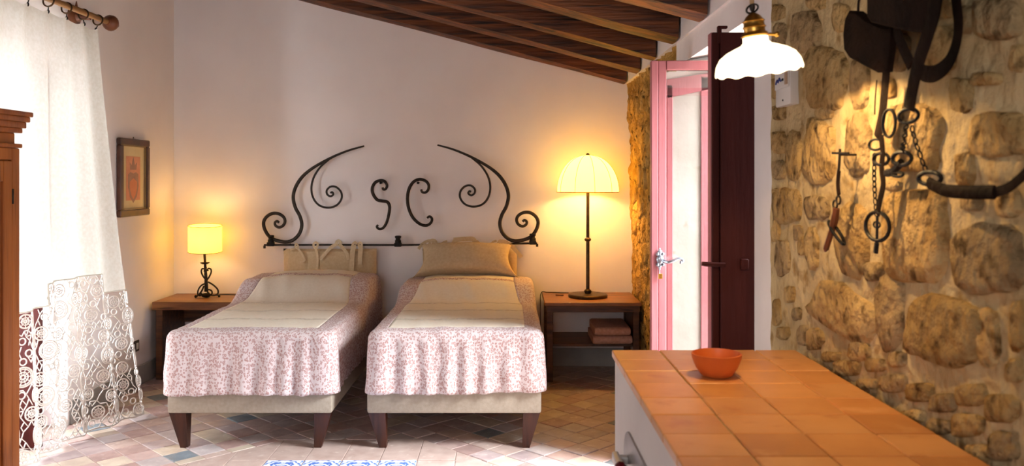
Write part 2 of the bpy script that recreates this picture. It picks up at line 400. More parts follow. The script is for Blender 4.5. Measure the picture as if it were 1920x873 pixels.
def put_tile(poly, mat, whole, kind, far=False):
    global n_t
    n = len(poly); c = (sum(p[0] for p in poly)/n, sum(p[1] for p in poly)/n)
    h = random.uniform(-0.0018, 0.0018)
    if visible_floor(*c) and n_t < 296:
        n_t += 1
        if whole and kind in shared:
            o = bpy.data.objects.new('tile', shared[kind]); COL.objects.link(o); o.parent = floor_o; WL[o.name] = Vector((c[0], c[1], 0))
        else:
            mm, _ = tile_mesh(poly, 0.0028, 0.0, c); o = mm.build('tile', None, floor_o, smooth=False, loc=(c[0], c[1], 0))
            o.data.materials.append(TILE[0])
            if whole: shared[kind] = o.data
        o.location = (c[0], c[1], h); o.rotation_euler.z = 0
        o.material_slots[0].link = 'OBJECT'; o.material_slots[0].material = mat
    else:
        mm, _ = tile_mesh(poly, 0.0028, h, c); rest.add(mm.v, mm.f)
SD = 0.1366; cells = []
for i in range(-40, 60):
    for j in range(-40, 60):
        u, v = (i+0.10)*SD, (j+0.2)*SD
        pts = [(u, v), (u+SD, v), (u+SD, v+SD), (u, v+SD)]
        poly = [((p-q)*S2, (p+q)*S2) for p, q in pts]
        cx, cy = sum(p[0] for p in poly)/4, sum(p[1] for p in poly)/4
        if cx < XL-0.05 or cx > XR+0.4 or cy < 3.0 or cy > YB+0.05: continue
        whole = True
        for e in [(1,0,XR+0.5), (-1,0,-XL), (0,1,YB)]:
            q = clip(poly, *e)
            if len(q) < 3: poly = None; break
            if parea(q) < parea(poly)*0.999: whole = False
            poly = q
        if poly is None: continue
        d = [max(e[0]*p[0]+e[1]*p[1]-e[2] for e in OCT) for p in poly]
        if max(d) <= 1e-6: continue
        if min(d) < -1e-4:
            viol = [(max(e[0]*p[0]+e[1]*p[1]-e[2] for p in poly), e) for e in OCT]
            e = max(viol, key=lambda t: t[0])[1]
            poly = clip(poly, -e[0], -e[1], -e[2]); whole = False
            if len(poly) < 3: continue
        if parea(poly) < 0.0008: continue
        cells.append((cy, poly, whole, i, j))
for cy, poly, whole, i, j in sorted(cells, key=lambda c: c[0]):
    rr = random.random()
    mat = TILE[5] if (i*3+j*5) % 27 == 0 else TILE[random.choice([0,1,2,3,4,6])]
    put_tile(poly, mat, whole, 'diag')
ST = 0.1875; X0 = -1.20
maj = []
for i in range(-5, 9):
    for j in range(-6, 3):
        x = X0+i*ST
        if j < 0: y, hh = 4.21+j*ST, ST
        elif j == 0: y, hh = 4.21, 0.335
        else: continue
        poly = [(x, y), (x+ST, y), (x+ST, y+hh), (x, y+hh)]; a0 = parea(poly)
        if 0 <= i < 4 and -5 < j < 0: maj.append((x+ST/2, y+ST/2)); continue
        for e in OCT:
            poly = clip(poly, *e)
            if len(poly) < 3: break
        if len(poly) < 3 or parea(poly) < 0.001: continue
        put_tile(poly, random.choice(PALE), parea(poly) > a0*0.999, 'str%d' % (j == 0))
ro = rest.build('tile_field', TILE[1], floor_o, smooth=False); ro['kind'] = 'stuff'
# blue and white painted tiles
mj, nt, N, K, B = newmat('blue_painted_tile'); B.inputs['Roughness'].default_value = 0.25
tc = N.new('ShaderNodeTexCoord'); vm = N.new('ShaderNodeVectorMath'); vm.operation = 'ABSOLUTE'; K.new(tc.outputs['Object'], vm.inputs[0])
wv = N.new('ShaderNodeTexWave'); wv.wave_type = 'RINGS'; wv.rings_direction = 'Z'; wv.inputs['Scale'].default_value = 9; wv.inputs['Distortion'].default_value = 7; wv.inputs['Detail'].default_value = 1.5
wv.inputs['Detail Scale'].default_value = 3
K.new(vm.outputs[0], wv.inputs['Vector'])
r = N.new('ShaderNodeValToRGB'); e = r.color_ramp.elements; e[0].position = 0.5; e[0].color = L(214,220,232); e[1].position = 0.82; e[1].color = L(84,116,190)
K.new(wv.outputs['Fac'], r.inputs['Fac']); K.new(r.outputs[0], B.inputs['Base Color'])
h = ST/2-0.0025
for (x, y) in maj:
    if 'maj' not in shared:
        mm, _ = tile_mesh([(x-h, y-h), (x+h, y-h), (x+h, y+h), (x-h, y+h)], 0.001, 0.001, (x, y))
        o = mm.build('painted_tile', mj, floor_o, smooth=False, loc=(x, y, 0)); shared['maj'] = o.data
    else:
        o = bpy.data.objects.new('painted_tile', shared['maj']); COL.objects.link(o); o.parent = floor_o; o.location = (x, y, 0)

# ------------------------------------------------------------------ stone wall on the right
def facing(y0, y1, z0, z1, xfun, ny, nz, amp, name, mat, fsc=9):
    def fn(u, v):
        y, z = y0+(y1-y0)*u, z0+(z1-z0)*v
        d = noise.noise(Vector((y*fsc, z*fsc, 3.1)))*amp+noise.noise(Vector((y*fsc*3, z*fsc*3, 8.1)))*amp*0.45
        return (xfun(y, z)+d, y, z)
    return MB().grid(fn, ny, nz).build(name, mat, wall_right, ang=3.0)
facing(0.2, 2.845, 0.0, 2.115, lambda y, z: XR-0.004, 150, 120, 0.007, 'mortar_facing', M['mortar'])
facing(4.455, 6.33, 0.0, 2.12, lambda y, z: 0.945-0.045*z/2.1, 150, 170, 0.026, 'rubble_facing', M['rubble'], 8)
def stone(outline, plane, proud, seed, mat):
    """outline: points (y, z) on the wall; plane(y, z) gives the wall's x there"""
    n = len(outline); cy = sum(p[0] for p in outline)/n; cz = sum(p[1] for p in outline)/n
    m = MB(); vs = []
    for (f, d) in ((1.0, -0.004), (0.93, proud*0.7), (0.62, proud), ):
        for k, (y, z) in enumerate(outline):
            yy, zz = cy+(y-cy)*f, cz+(z-cz)*f
            dd = d+(noise.noise(Vector((yy*23, zz*23, seed)))*0.006 if f < 1 else -0.004)
            vs.append((plane(yy, zz)-dd, yy, zz))
    vs.append((plane(cy, cz)-proud*1.02-noise.noise(Vector((cy*23, cz*23, seed)))*0.006, cy, cz))
    fs = [(r*n+k, r*n+(k+1) % n, (r+1)*n+(k+1) % n, (r+1)*n+k) for r in range(2) for k in range(n)]+[(2*n+k, 2*n+(k+1) % n, 3*n) for k in range(n)]
    m.add(vs, fs)
    return m.build('stone', mat, wall_right, loc=(plane(cy, cz), cy, cz), ang=1.2)
A = lambda x, y, w_, h_, rot=0: (1440+0.55*x, 200+0.55*y, 0.275*w_, 0.275*h_, rot)
Bq = lambda x, y, w_, h_, rot=0: (1420+0.5727*x, 0.5727*y, 0.2864*w_, 0.2864*h_, rot)
Cq = lambda x, y, w_, h_, rot=0: (1120+0.507*x, 430+0.507*y, 0.2536*w_, 0.2536*h_, rot)
ST_LIST = [A(98,162,54,158), A(44,215,42,62), A(44,122,40,74), A(186,156,102,206), A(320,135,80,212), A(515,105,170,226), A(74,338,94,118), A(175,345,74,84),
  A(300,448,104,236), A(515,440,205,336), A(438,268,54,34), A(160,482,46,140), A(122,476,24,64), A(58,512,44,120), A(80,640,34,56), A(272,700,225,150,0.62),
  A(427,705,86,240), A(618,765,240,226,0.2), A(765,790,66,190), A(770,518,218,240), A(800,95,180,150), A(686,215,54,116), A(705,330,70,50), A(838,325,78,100),
  A(868,745,50,170), A(127,778,38,70), A(166,792,44,76), A(322,832,66,66), A(105,705,26,44), A(30,310,22,60), A(32,420,26,80), A(110,430,26,50),
  A(45,20,50,50), A(200,20,60,46), A(370,560,60,60), A(38,700,30,90), A(60,770,40,44),
  Bq(165,105,90,132), Bq(235,255,132,198), Bq(284,58,52,92), Bq(346,275,58,160), Bq(600,168,118,150), Bq(684,312,70,104), Bq(800,62,150,130), Bq(762,258,84,44),
  Bq(75,290,44,70), Bq(80,120,44,90), Bq(70,40,60,50), Bq(75,215,40,56), Bq(470,170,70,120), Bq(440,290,46,60), Bq(200,10,60,40), Bq(350,100,60,90), Bq(430,20,70,70),
  Bq(866,190,40,90), Bq(700,60,40,90), Bq(520,20,90,60), Bq(620,20,70,70),
  Cq(970,440,56,52), Cq(935,512,96,58), Cq(1040,500,70,50), Cq(1110,570,96,64), Cq(1010,570,70,40), Cq(1200,600,96,66), Cq(1290,640,100,70), Cq(1400,612,110,84),
  Cq(1180,690,80,50), Cq(1280,730,84,56), Cq(1390,722,116,84), Cq(1510,660,110,110), Cq(1520,800,110,110), Cq(1420,830,90,70), Cq(870,470,60,40), Cq(1120,480,60,60), Cq(820,400,50,60), Cq(1560,520,50,90)]
for si, (cx, cy, rx, ry, rot) in enumerate(ST_LIST):
    n = 22; out = []
    for k in range(n):
        a = 2*PI*k/n; c, s = math.cos(a), math.sin(a)
        e = 0.62
        ux, uy = math.copysign(abs(c)**e, c)*rx, math.copysign(abs(s)**e, s)*ry
        ux, uy = ux*math.cos(rot)-uy*math.sin(rot), ux*math.sin(rot)+uy*math.cos(rot)
        f = 1.09+0.20*noise.noise(Vector((c*1.5+si*3.7, s*1.5, si*1.3)))+0.10*noise.noise(Vector((c*4+si*2.1, s*4, si*0.7)))
        p = PW(max(1453, cx+ux*f), cy+uy*f, XR); out.append((min(p.y, 2.84), p.z))
    sz = min(rx, ry)
    stone(out, lambda y, z: XR-0.004, 0.008+min(0.010, sz*0.0002), si*1.7, M['stone_grey'] if si % 3 == 1 else M['stone'])
pl = lambda y, z: 0.945-0.045*z/2.1
rs = random.Random(5); placed = []
for _ in range(400):
    ww, hh = rs.uniform(0.05, 0.16), rs.uniform(0.04, 0.11); yc, zc = rs.uniform(4.6, 6.2), rs.uniform(0.1, 2.0)
    if any(math.hypot(yc-a, zc-b) < (ww+c)*0.95 for a, b, c in placed) or len(placed) > 46: continue
    placed.append((yc, zc, ww)); out = []
    for k in range(12):
        a = 2*PI*k/12; c, s = math.cos(a), math.sin(a)
        f = 0.9+0.45*noise.noise(Vector((c*1.5+yc*7, s*1.5+zc*5, 2)))
        out.append((min(6.32, max(4.46, yc+c*ww*f)), min(2.1, zc+s*hh*f)))
    stone(out, pl, rs.uniform(0.008, 0.022), yc*9+zc, M['rubble'])

# ------------------------------------------------------------------ french window behind the curtain (left wall)
wf = MB()
wf.box(-2.78, -2.70, 3.40, 3.47, 0, 2.12, 0.004); wf.box(-2.78, -2.70, 4.73, 4.80, 0, 2.12, 0.004); wf.box(-2.78, -2.70, 3.47, 4.73, 2.05, 2.12, 0.004)
win = struct(wf.build('window_1', M['pinkpaint'], smooth=False, loc=(-2.74, 4.1, 0)), 'French window frame in the left wall behind the white lace curtain')
for (yy0, yy1) in ((3.48, 4.09), (4.11, 4.72)):
    s = MB(); s.box(-2.76, -2.72, yy0, yy0+0.06, 0.02, 2.04, 0.003); s.box(-2.76, -2.72, yy1-0.06, yy1, 0.02, 2.04, 0.003)
    s.box(-2.76, -2.72, yy0+0.06, yy1-0.06, 1.97, 2.04, 0.003); s.box(-2.76, -2.72, yy0+0.06, yy1-0.06, 0.02, 0.22, 0.003); s.box(-2.755, -2.725, yy0+0.06, yy1-0.06, 1.05, 1.09, 0.003)
    sash = s.build('sash', M['pinkpaint'], win, smooth=False)
    for (z0, z1) in ((0.22, 1.05), (1.09, 1.97)): MB().box(-2.742, -2.738, yy0+0.06, yy1-0.06, z0, z1).build('pane', M['glass'], sash, smooth=False)
s = MB(); s.box(-2.68, -2.415, 4.36, 4.395, 0.01, 1.97, 0.004)
sh = s.build('shutter', M['maroon'], win, smooth=False); sh['label'] = 'dark maroon shutter folded inward'

# ------------------------------------------------------------------ terrace door in the right wall
def leaf(name, y, x0, x1, z1, stile, label):
    d = MB(); yt = 0.022
    d.box(x0, x0+stile*0.45, y-yt, y+yt, 0.01, z1, 0.003); d.box(x0+stile*0.47, x0+stile, y-yt*0.8, y+yt*0.8, 0.01, z1, 0.003)
    d.box(x1-stile, x1, y-yt, y+yt, 0.01, z1, 0.003)
    d.box(x0+stile, x1-stile, y-yt, y+yt, z1-0.045, z1, 0.003); d.box(x0+stile, x1-stile, y-yt, y+yt, 0.01, 0.32, 0.003)
    o = struct(d.build(name, M['pinkpaint'], smooth=False, loc=(x1, y, 0)), label)
    MB().box(x0+stile, x1-stile, y-0.003, y+0.003, 0.32, z1-0.045).build('pane', M['glass'], o, smooth=False)
    return o
d1 = leaf('door_1', 4.13, 0.698, 1.29, 1.975, 0.074, 'pink glazed door leaf with ornate lever handle')
fr = MB()
fr.box(0.778, 0.808, 4.135, 4.144, 0.33, 1.86, 0.003); fr.box(0.945, 1.02, 4.135, 4.144, 0.33, 1.90, 0.003)
fr.hexa([(0.778,4.135,1.795), (0.778,4.135,1.885), (0.778,4.144,1.795), (0.778,4.144,1.885), (1.02,4.135,1.845), (1.02,4.135,1.922), (1.02,4.144,1.845), (1.02,4.144,1.922)])
fr.build('reflected_frame', M['pinkpaint'], d1, smooth=False)  # pink bars modelled as the near leaf's frame reflected in the pane
rp = MB().grid(lambda u, v: (XR+0.005+0.50*u, 4.166+0.004*noise.noise(Vector((u*6, v*22, 1))), 0.0+1.985*v), 20, 60); rp.box(XR+0.004, XR+0.51, 4.172, 4.24, 0, 1.986)
rp.build('reveal_plaster', M['reveal'], wall_right, ang=0.9)
MB().box(0.775, 1.21, 4.144, 4.149, 0.33, 1.925).build('reflection_panel', M['pane_reflection'], d1, smooth=False)  # cream sheet standing in for the pale reflection in the glass
# ornate handle
hp = P(1238, 487, 4.10); H = MB(); yh = 4.100
def hz(x, y): return P(x, y, yh)
H.ball(hz(1238,486), 0.020, 12, (0.9,0.45,1.25)); H.ball(hz(1237,473), 0.013, 10, (1,0.45,1)); H.ball(hz(1233,476), 0.009, 8); H.ball(hz(1243,476), 0.009, 8)
H.ball(hz(1237,468), 0.006, 8, (0.8,0.5,1.6)); H.ball(hz(1237,498), 0.011, 10, (1,0.45,1)); H.ball(hz(1233,496), 0.009, 8); H.ball(hz(1243,496), 0.009, 8); H.ball(hz(1237,503), 0.006, 8, (0.8,0.5,1.6))
H.build('handle_plate', M['steel'], d1)
lv = MB(); pts = spline([hz(1242,488)+Vector((0,0.0,0)), hz(1250,490)+Vector((0,-0.03,0)), hz(1259,487)+Vector((0,-0.045,0)), hz(1268,483)+Vector((0,-0.045,0)), hz(1275,484)+Vector((0,-0.045,0)), hz(1277,488)+Vector((0,-0.045,0)), hz(1273,490)+Vector((0,-0.045,0))], 6)
lv.tube(pts, [0.0085-0.0035*i/len(pts)+0.0012*(i % 2) for i in range(len(pts))], 8); lv.ball(pts[-1], 0.008, 8)
lv.build('lever', M['steel'], d1)
ky = MB(); ky.tube([hz(1237,502), hz(1237,513)], 0.0025, 6); ky.build('key', M['steel'], d1)
tg = MB(); tg.box(*(lambda c: (c.x-0.010, c.x+0.010, c.y-0.006, c.y-0.002, c.z-0.014, c.z+0.012))(hz(1238,517)), 0.002); tg.build('key_tag', M['brass'], d1, smooth=False)
# near leaf with its dark shutter
d2 = leaf('door_2', 3.17, 0.755, 1.33, 1.945, 0.06, 'near door leaf with dark maroon inner shutter and long latch bar')
sp = MB(); sp.box(0.785, 1.32, 3.115, 3.145, 0.012, 1.94, 0.004); spn = sp.build('shutter', M['maroon'], d2, smooth=False)
ed = MB(); ed.box(0.757, 0.784, 3.128, 3.146, 0.012, 1.942, 0.003); ed.build('edge_bead', M['maroon'], d2, smooth=False)
lt = MB(); zl = 1.086; lt.tube([(0.715, 3.115, zl+0.002), (0.73, 3.113, zl), (0.80, 3.108, zl-0.002)], [0.008, 0.009, 0.009], 8); lt.box(0.855, 0.885, 3.10, 3.115, zl-0.02, zl+0.02, 0.003)
lt.build('latch_bar', M['maroon'], d2)
bk = MB(); bk.box(0.776, 0.790, 3.12, 3.14, 1.90, 1.962, 0.002); bk.box(0.776, 0.812, 3.12, 3.14, 1.955, 1.965, 0.002); bk.build('top_bolt', M['maroon'], d2, smooth=False)

# ------------------------------------------------------------------ beds
def bed(x0, x1, yf, label):
    t = thing('bed', label, 'bed', ((x0+x1)/2, yf, 0), 'pair of single beds')
    b = MB(); b.box(x0, x1, yf, 6.18, 0.184, 0.37, 0.012, 2); b.build('base', M['base'], t)
    p = MB(); 
    for sx in (x0, x1): p.tube([(sx+(0.006 if sx == x0 else -0.006), yf+0.004, 0.19), (sx+(0.006 if sx == x0 else -0.006), yf+0.004, 0.365)], 0.007, 6)
    mt = MB(); mt.box(x0+0.02, x1-0.02, yf+0.02, 6.16, 0.371, 0.572, 0.04, 3); mt.build('mattress', M['bedlinen'], t)
    for sx in (1, -1):
        for yy in (yf+0.012, 6.09):
            xo = x0+0.006 if sx == 1 else x1-0.006
            top = [(xo, yy), (xo+sx*0.088, yy), (xo+sx*0.088, yy+0.08), (xo, yy+0.08)]
            bot = [(xo+sx*0.054, yy+0.012), (xo+sx*0.092, yy+0.012), (xo+sx*0.092, yy+0.05), (xo+sx*0.054, yy+0.05)]
            l = MB(); l.add([(a, c, 0.184) for a, c in top]+[(a, c, 0.0) for a, c in bot], [(0,1,2,3), (4,5,6,7), (0,1,5,4), (1,2,6,5), (2,3,7,6), (3,0,4,7)])
            l.build('leg', M['legwood'], t, smooth=False)
    return t
bed(-1.766, -0.912, 4.38, 'single bed with dark tapered legs, beside the small drum lamp')
bed(-0.730, 0.174, 4.38, 'single bed with dark tapered legs, nearer the pink door')
def spread(x0, x1, yf, bump, seed, label, grp):
    H0 = 0.608; xc, hw = (x0+x1)/2, (x1-x0)/2
    ix0, ix1, iy0, iy1 = x0+0.085, x1-0.085, yf+0.06, 6.11
    def top(x, y):
        e = min(1, abs((x-xc)/hw)); b = smoothstep(5.34, 5.66, y)*(1-smoothstep(5.98, 6.14, y))*bump*(1-0.55*e**4)
        wr = 0.005*noise.noise(Vector((x*6, y*3.5, seed)))+0.004*noise.noise(Vector((x*17, y*5, seed+4)))
        slope = smoothstep(5.25, 5.4, y)*(1-smoothstep(5.58, 5.72, y))
        wr += slope*0.011*noise.noise(Vector((x*15+y*4, y*2, seed+9)))
        return H0+b+wr+0.012*(1-e**6)
    t = thing('bedspread', label, 'bedspread', (xc, yf, 0.28), grp)
    bands = [(iy0, 4.69, 'linen_band', M['bedlinen']), (4.69, 4.705, 'lace_trim', M['laceband']), (4.705, 4.99, 'linen_band', M['bedlinen']), (4.99, 5.005, 'lace_trim', M['laceband']),
             (5.005, 5.29, 'linen_band', M['bedlinen']), (5.29, 5.305, 'lace_trim', M['laceband']), (5.305, 5.66, 'linen_band', M['bedlinen']), (5.66, 5.74, 'floral_ribbon', M['eyelet']), (5.74, iy1, 'linen_band', M['bedlinen'])]
    def inset(y): return 0.0+0.05*smoothstep(5.2, 5.7, y)
    for (a, b, nm, mt) in bands:
        raise_ = 0.002 if nm != 'linen_band' else 0
        MB().grid(lambda u, v: (lambda x, y: (x, y, top(x, y)+raise_))(ix0+inset(a+(b-a)*v)+(ix1-ix0-2*inset(a+(b-a)*v))*u, a+(b-a)*v), 48, max(2, int((b-a)*60))).build(nm, mt, t, ang=3, solid=0.004)
    # printed skirt: outward over the edge and down
    rc = 0.02; path = []
    ny = 60
    for i in range(ny): 
        y = iy1-(iy1-iy0-rc)*i/ny; path.append((ix0+inset(y), y, -1, 0))
    for i in range(9): a = PI+PI/2*i/8; path.append((ix0+rc+rc*math.cos(a), iy0+rc+rc*math.sin(a), math.cos(a), math.sin(a)))
    nf = 110
    for i in range(1, nf): path.append((ix0+rc+(ix1-ix0-2*rc)*i/nf, iy0, 0, -1))
    for i in range(9): a = -PI/2+PI/2*i/8; path.append((ix1-rc+rc*math.cos(a), iy0+rc+rc*math.sin(a), math.cos(a), math.sin(a)))
    for i in range(1, ny+1):
        y = iy0+rc+(iy1-iy0-rc)*i/ny; path.append((ix1-inset(y), y, 1, 0))
    s = 0; S = [0]
    for i in range(1, len(path)): s += math.hypot(path[i][0]-path[i-1][0], path[i][1]-path[i-1][1])+0.02*(abs(path[i][2]-path[i-1][2])+abs(path[i][3]-path[i-1][3])); S.append(s)
    prof_n = 26
    vs = []
    for i, (px, py, nx_, ny_) in enumerate(path):
        h0 = top(px, py); side = abs(nx_) > 0.7
        fr_ = max(0, -ny_)**2; m_out = 0.093-0.018*fr_+inset(py)*0.9*(1-fr_)+0.024*2*abs(nx_*ny_)
        R = 0.045
        hem = 0.292+0.012*noise.noise(Vector((S[i]*3, seed, 0)))+0.006*noise.noise(Vector((S[i]*12, seed, 5)))
        gather = noise.noise(Vector((S[i]*30, seed, 1)))
        fold = noise.noise(Vector((S[i]*9.5, seed, 2)))*0.6+0.5*math.sin(S[i]*2*PI/0.105+2.2*noise.noise(Vector((S[i]*3, seed, 7))))
        amp = 0.010+0.012*fr_
        for j in range(prof_n+1):
            f = j/prof_n
            if f < 0.2: o = (m_out-R)*f/0.2; z = h0-0.006*(f/0.2)+0.003*gather*math.sin(f/0.2*PI)
            elif f < 0.42:
                g = (f-0.2)/0.22*PI/2; o = m_out-R+R*math.sin(g); z = h0-0.006-R*(1-math.cos(g))+0.0025*gather
            else:
                q = (f-0.42)/0.58; zt = h0-0.006-R; z = zt+(hem-zt)*q
                diag = noise.noise(Vector((S[i]*8+q*1.1, q*2.2, seed+3)))
                o = m_out+0.012*q+amp*(0.35+0.65*q)*(fold+0.7*diag)+0.004*gather*(1-q)
                o = max(o, m_out-0.004+0.006*q)
            vs.append((px+nx_*o, py+ny_*o, z))
    q = prof_n+1; n = len(path)
    MB().add(vs, [(i*q+j, (i+1)*q+j, (i+1)*q+j+1, i*q+j+1) for i in range(n-1) for j in range(prof_n)]).build('printed_skirt', M['floral'], t, ang=3, solid=0.004)
    # back edge tucked down behind the pillow bump
    MB().grid(lambda u, v: (ix0-0.03+(ix1-ix0+0.06)*u, iy1+0.03*v, top(min(max(ix0+(ix1-ix0)*u, ix0), ix1), iy1)-0.02-0.12*v), 20, 4).build('turn_under', M['bedlinen'], t, ang=3, solid=0.004)
    return t
spread(-1.766, -0.912, 4.38, 0.135, 1.5, 'cream bedspread with pink floral skirt on the bed beside the drum lamp', 'matching bedspreads')
spread(-0.714, 0.174, 4.38, 0.105, 8.5, 'cream bedspread with pink floral skirt on the bed with the plump pillow', 'matching bedspreads')

# ------------------------------------------------------------------ wrought iron headboard
ZH = 6.265
def hb(x, y, d=0): return P(460+x*0.3207, 220+y*0.3207, ZH)+Vector((0, d, 0))
hd = thing('headboard', 'long wrought iron headboard rail with mirrored scrolls above both beds', 'headboard', P(752, 460, ZH))
r = MB(); r.tube([hb(110,745), hb(500,744), hb(900,745), hb(1300,741), hb(1706,735)], 0.0075, 8)
rail = r.build('rail', M['iron'], hd)
outer = [(695,167), (600,194), (500,236), (400,292), (335,345), (295,405), (280,465), (292,525), (318,575), (330,625), (318,675), (285,712), (245,727), (205,724), (165,712), (135,690), (112,650), (107,612), (123,582), (155,562), (192,562), (222,580), (232,605), (222,630), (198,642), (177,632), (173,615), (186,606), (197,615)]
inner = [(500,236), (440,288), (400,350), (386,415), (399,475), (435,515), (488,527), (535,512), (562,475), (560,437), (533,408), (500,404), (477,424), (478,448), (497,461), (514,450), (508,437), (498,441)]
for sgn in (0, 1):
    mx = (lambda x: x) if sgn == 0 else (lambda x: 1818-x)
    pts = spline([hb(mx(x), y-(6*sgn)) for x, y in outer], 7); n = len(pts)
    rr = [0.006+0.007*min(1, i/(n*0.15)) if i < n*0.6 else 0.013-0.004*(i-n*0.6)/(n*0.4) for i in range(n)]
    MB().tube(pts, rr, 6, flat=((0,1,0), 0.75)).build('outer_scroll', M['iron'], hd)
    pts = spline([hb(mx(x), y-(6*sgn)) for x, y in inner], 7); n = len(pts)
    MB().tube(pts, [0.0078]*n, 6, flat=((0,1,0), 1.2)).build('inner_scroll', M['iron'], hd)
for (x, y) in ((150,715), (893,718), (1680,706)):
    s = MB(); c = hb(x, y)
    s.lathe([(0.016, -0.030), (0.023, -0.026), (0.023, 0.010), (0.018, 0.015), (0.018, 0.026), (0.024, 0.031), (0.024, 0.042), (0.018, 0.045)], c-Vector((0,0.004,0.010)), 14)
    s.box(c.x-0.026, c.x+0.026, c.y-0.026, c.y+0.010, c.z-0.046, c.z-0.016, 0.004)
    s.build('socket', M['iron_black'], hd)
for x, y, d in ((112,748,-1), (1706,738,1)):
    c = hb(x, y); s = MB(); s.tube([c, c+Vector((0,0,-0.022))], 0.009, 6); s.build('end_hook', M['iron'], hd)
for x in (250, 905, 1560):
    c = hb(x, 744); s = MB(); s.tube([c, (c.x, YB, c.z)], 0.006, 6); s.build('wall_pin', M['iron_black'], hd)
for x, y in ((490,240), (1328,234)):
    c = hb(x, y); s = MB(); s.tube([c, (c.x, YB, c.z)], 0.005, 6); s.build('wall_pin', M['iron_black'], hd)
def letter(name, label, pts, pin):
    c = spline([hb(x, y) for x, y in pts], 7); n = len(c)
    o = thing(name, label, 'iron letter', min(c, key=lambda p: p.z), 'iron initials on the wall')
    MB().tube(c, [0.0085+0.004*math.sin(PI*i/n) for i in range(n)], 8, flat=((0,1,0), 0.8)).build('scroll_bar', M['iron'], o)
    p = hb(*pin); MB().tube([p, (p.x, YB, p.z)], 0.006, 6).build('wall_pin', M['iron_black'], o); 
    s = MB(); s.ball(p+Vector((0,-0.008,0)), 0.010, 8, (1,0.6,1)); s.build('rivet', M['iron_black'], o)
letter('iron_letter', 'wrought iron scroll shaped like a letter S on the wall', [(803,408), (806,420), (820,418), (828,398), (815,374), (790,368), (760,380), (743,410), (746,445), (770,480), (800,488), (830,494), (843,520), (840,560), (828,608), (808,643), (785,652), (769,640), (776,628)], (792,382))
letter('iron_letter', 'wrought iron scroll shaped like a letter C on the wall', [(1028,420), (1034,436), (1054,438), (1070,420), (1071,392), (1052,370), (1018,362), (984,376), (958,415), (948,470), (955,530), (980,585), (1020,622), (1058,631), (1084,616), (1091,592), (1077,578), (1063,588)], (1010,382))

# ------------------------------------------------------------------ head cushions, ties and pillow
def cushion_mesh(c, w_, h_, t_, lean=0, pinch=0.06, seed=1, pw=0.38, sag=0.0, taper=0.0):
    R = Matrix.Rotation(lean, 3, 'X'); m = MB()
    for sg in (-1, 1):
        def fn(u, v):
            a, b = 2*u-1, 2*v-1
            e = (max(0, 1-abs(a)**2.6)*max(0, 1-abs(b)**2.6))**pw
            x = a*w_/2*(1-pinch*(1-abs(b)**2)*abs(a)**3*0.5); z = b*h_/2*(1-pinch*2*(1-abs(a)**4)*abs(b)**3*0.35)
            y = sg*e*t_/2+0.006*noise.noise(Vector((x*9, z*9+sg, seed)))*e
            z -= sag*(1-a*a); x *= 1-taper*(b+1)/2
            return Vector(c)+R @ Vector((x, y, z))
        m.grid(fn, 26, 16)
    b = bmesh.new(); me = bpy.data.meshes.new('t'); me.from_pydata(m.v, [], m.f); b.from_mesh(me); bmesh.ops.remove_doubles(b, verts=b.verts, dist=1e-4)
    bpy.data.meshes.remove(me); return MB().bm(b)
def ribbon(pts, wd, direction=(1,0,0)):
    return MB().tube(spline(pts, 5), wd/2, 4, flat=((0,1,0), 0.22)) if direction is None else MB().tube(spline(pts, 5), wd/2*1.41, 4, flat=((0,1,0), 0.12))
def tz(x, y, d=0): return P(500+x/6.715, 430+y/6.715, 6.245)+Vector((0, d, 0))
hc = thing('head_cushion', 'flat oatmeal linen cushion hung by fabric ties behind the bed near the drum lamp', 'cushion', P(617, 560, 6.24))
cushion_mesh((-1.313, 6.25, 0.735), 0.69, 0.30, 0.07, 0, 0.02, 3, 0.22).build('cushion_body', M['cushion'], hc)
F0 = -0.045
TIEK = 0.72
TIES = [([(395,225), (380,195), (395,170), (415,200), (405,235)], 0.018), ([(410,230), (455,290), (500,375), (440,408)], 0.020), ([(390,225), (350,235), (320,250)], 0.02),
        ([(625,230), (605,185), (635,155), (665,180), (640,235)], 0.022), ([(635,230), (655,330), (655,430), (640,525)], 0.022),
        ([(900,200), (895,160), (920,135), (945,160), (930,205)], 0.03), ([(895,180), (830,215), (760,290), (690,370)], 0.034), ([(940,185), (990,240), (1030,300), (1045,375)], 0.034),
        ([(1110,210), (1105,175), (1130,155), (1150,180)], 0.026), ([(1115,185), (1095,270), (1088,390), (1085,510)], 0.050), ([(1180,215), (1170,175), (1195,160), (1215,190)], 0.024), ([(1200,190), (1195,270), (1190,350), (1190,430)], 0.046)]
for pts, wd in TIES: ribbon([tz(x, y, F0-0.004+0.006*math.sin(x)) for x, y in pts], wd*TIEK).build('tie', M['tie'], hc)
hc2 = thing('head_cushion', 'oatmeal linen cushion tied to the rail, mostly hidden behind the plump pillow', 'cushion', P(880, 560, 6.24))
cushion_mesh((-0.28, 6.25, 0.735), 0.70, 0.30, 0.07, 0, 0.02, 6, 0.22).build('cushion_body', M['cushion'], hc2)
def tz2(x, y, d=0): return P(760+x/6.714, 430+y/6.714, 6.235)+Vector((0, d, 0))
for pts, wd in [([(170,240), (220,180), (290,140), (350,150), (370,210)], 0.03), ([(300,200), (330,130), (385,140), (400,205)], 0.024), ([(420,205), (480,160), (530,140)], 0.022), ([(600,190), (640,130), (760,115), (860,120), (880,190)], 0.045),
                ([(610,120), (740,112), (860,112)], 0.035), ([(880,190), (900,140), (950,175), (1050,190), (1110,150), (1150,135)], 0.022), ([(1190,150), (1250,150), (1330,200), (1400,270), (1460,345)], 0.040), ([(1150,190), (1190,135), (1230,150), (1250,200)], 0.022)]:
    ribbon([tz2(x, y, -0.03) for x, y in pts], wd*TIEK).build('tie', M['tie'], hc2)
pc = P(874, 491, 5.98)
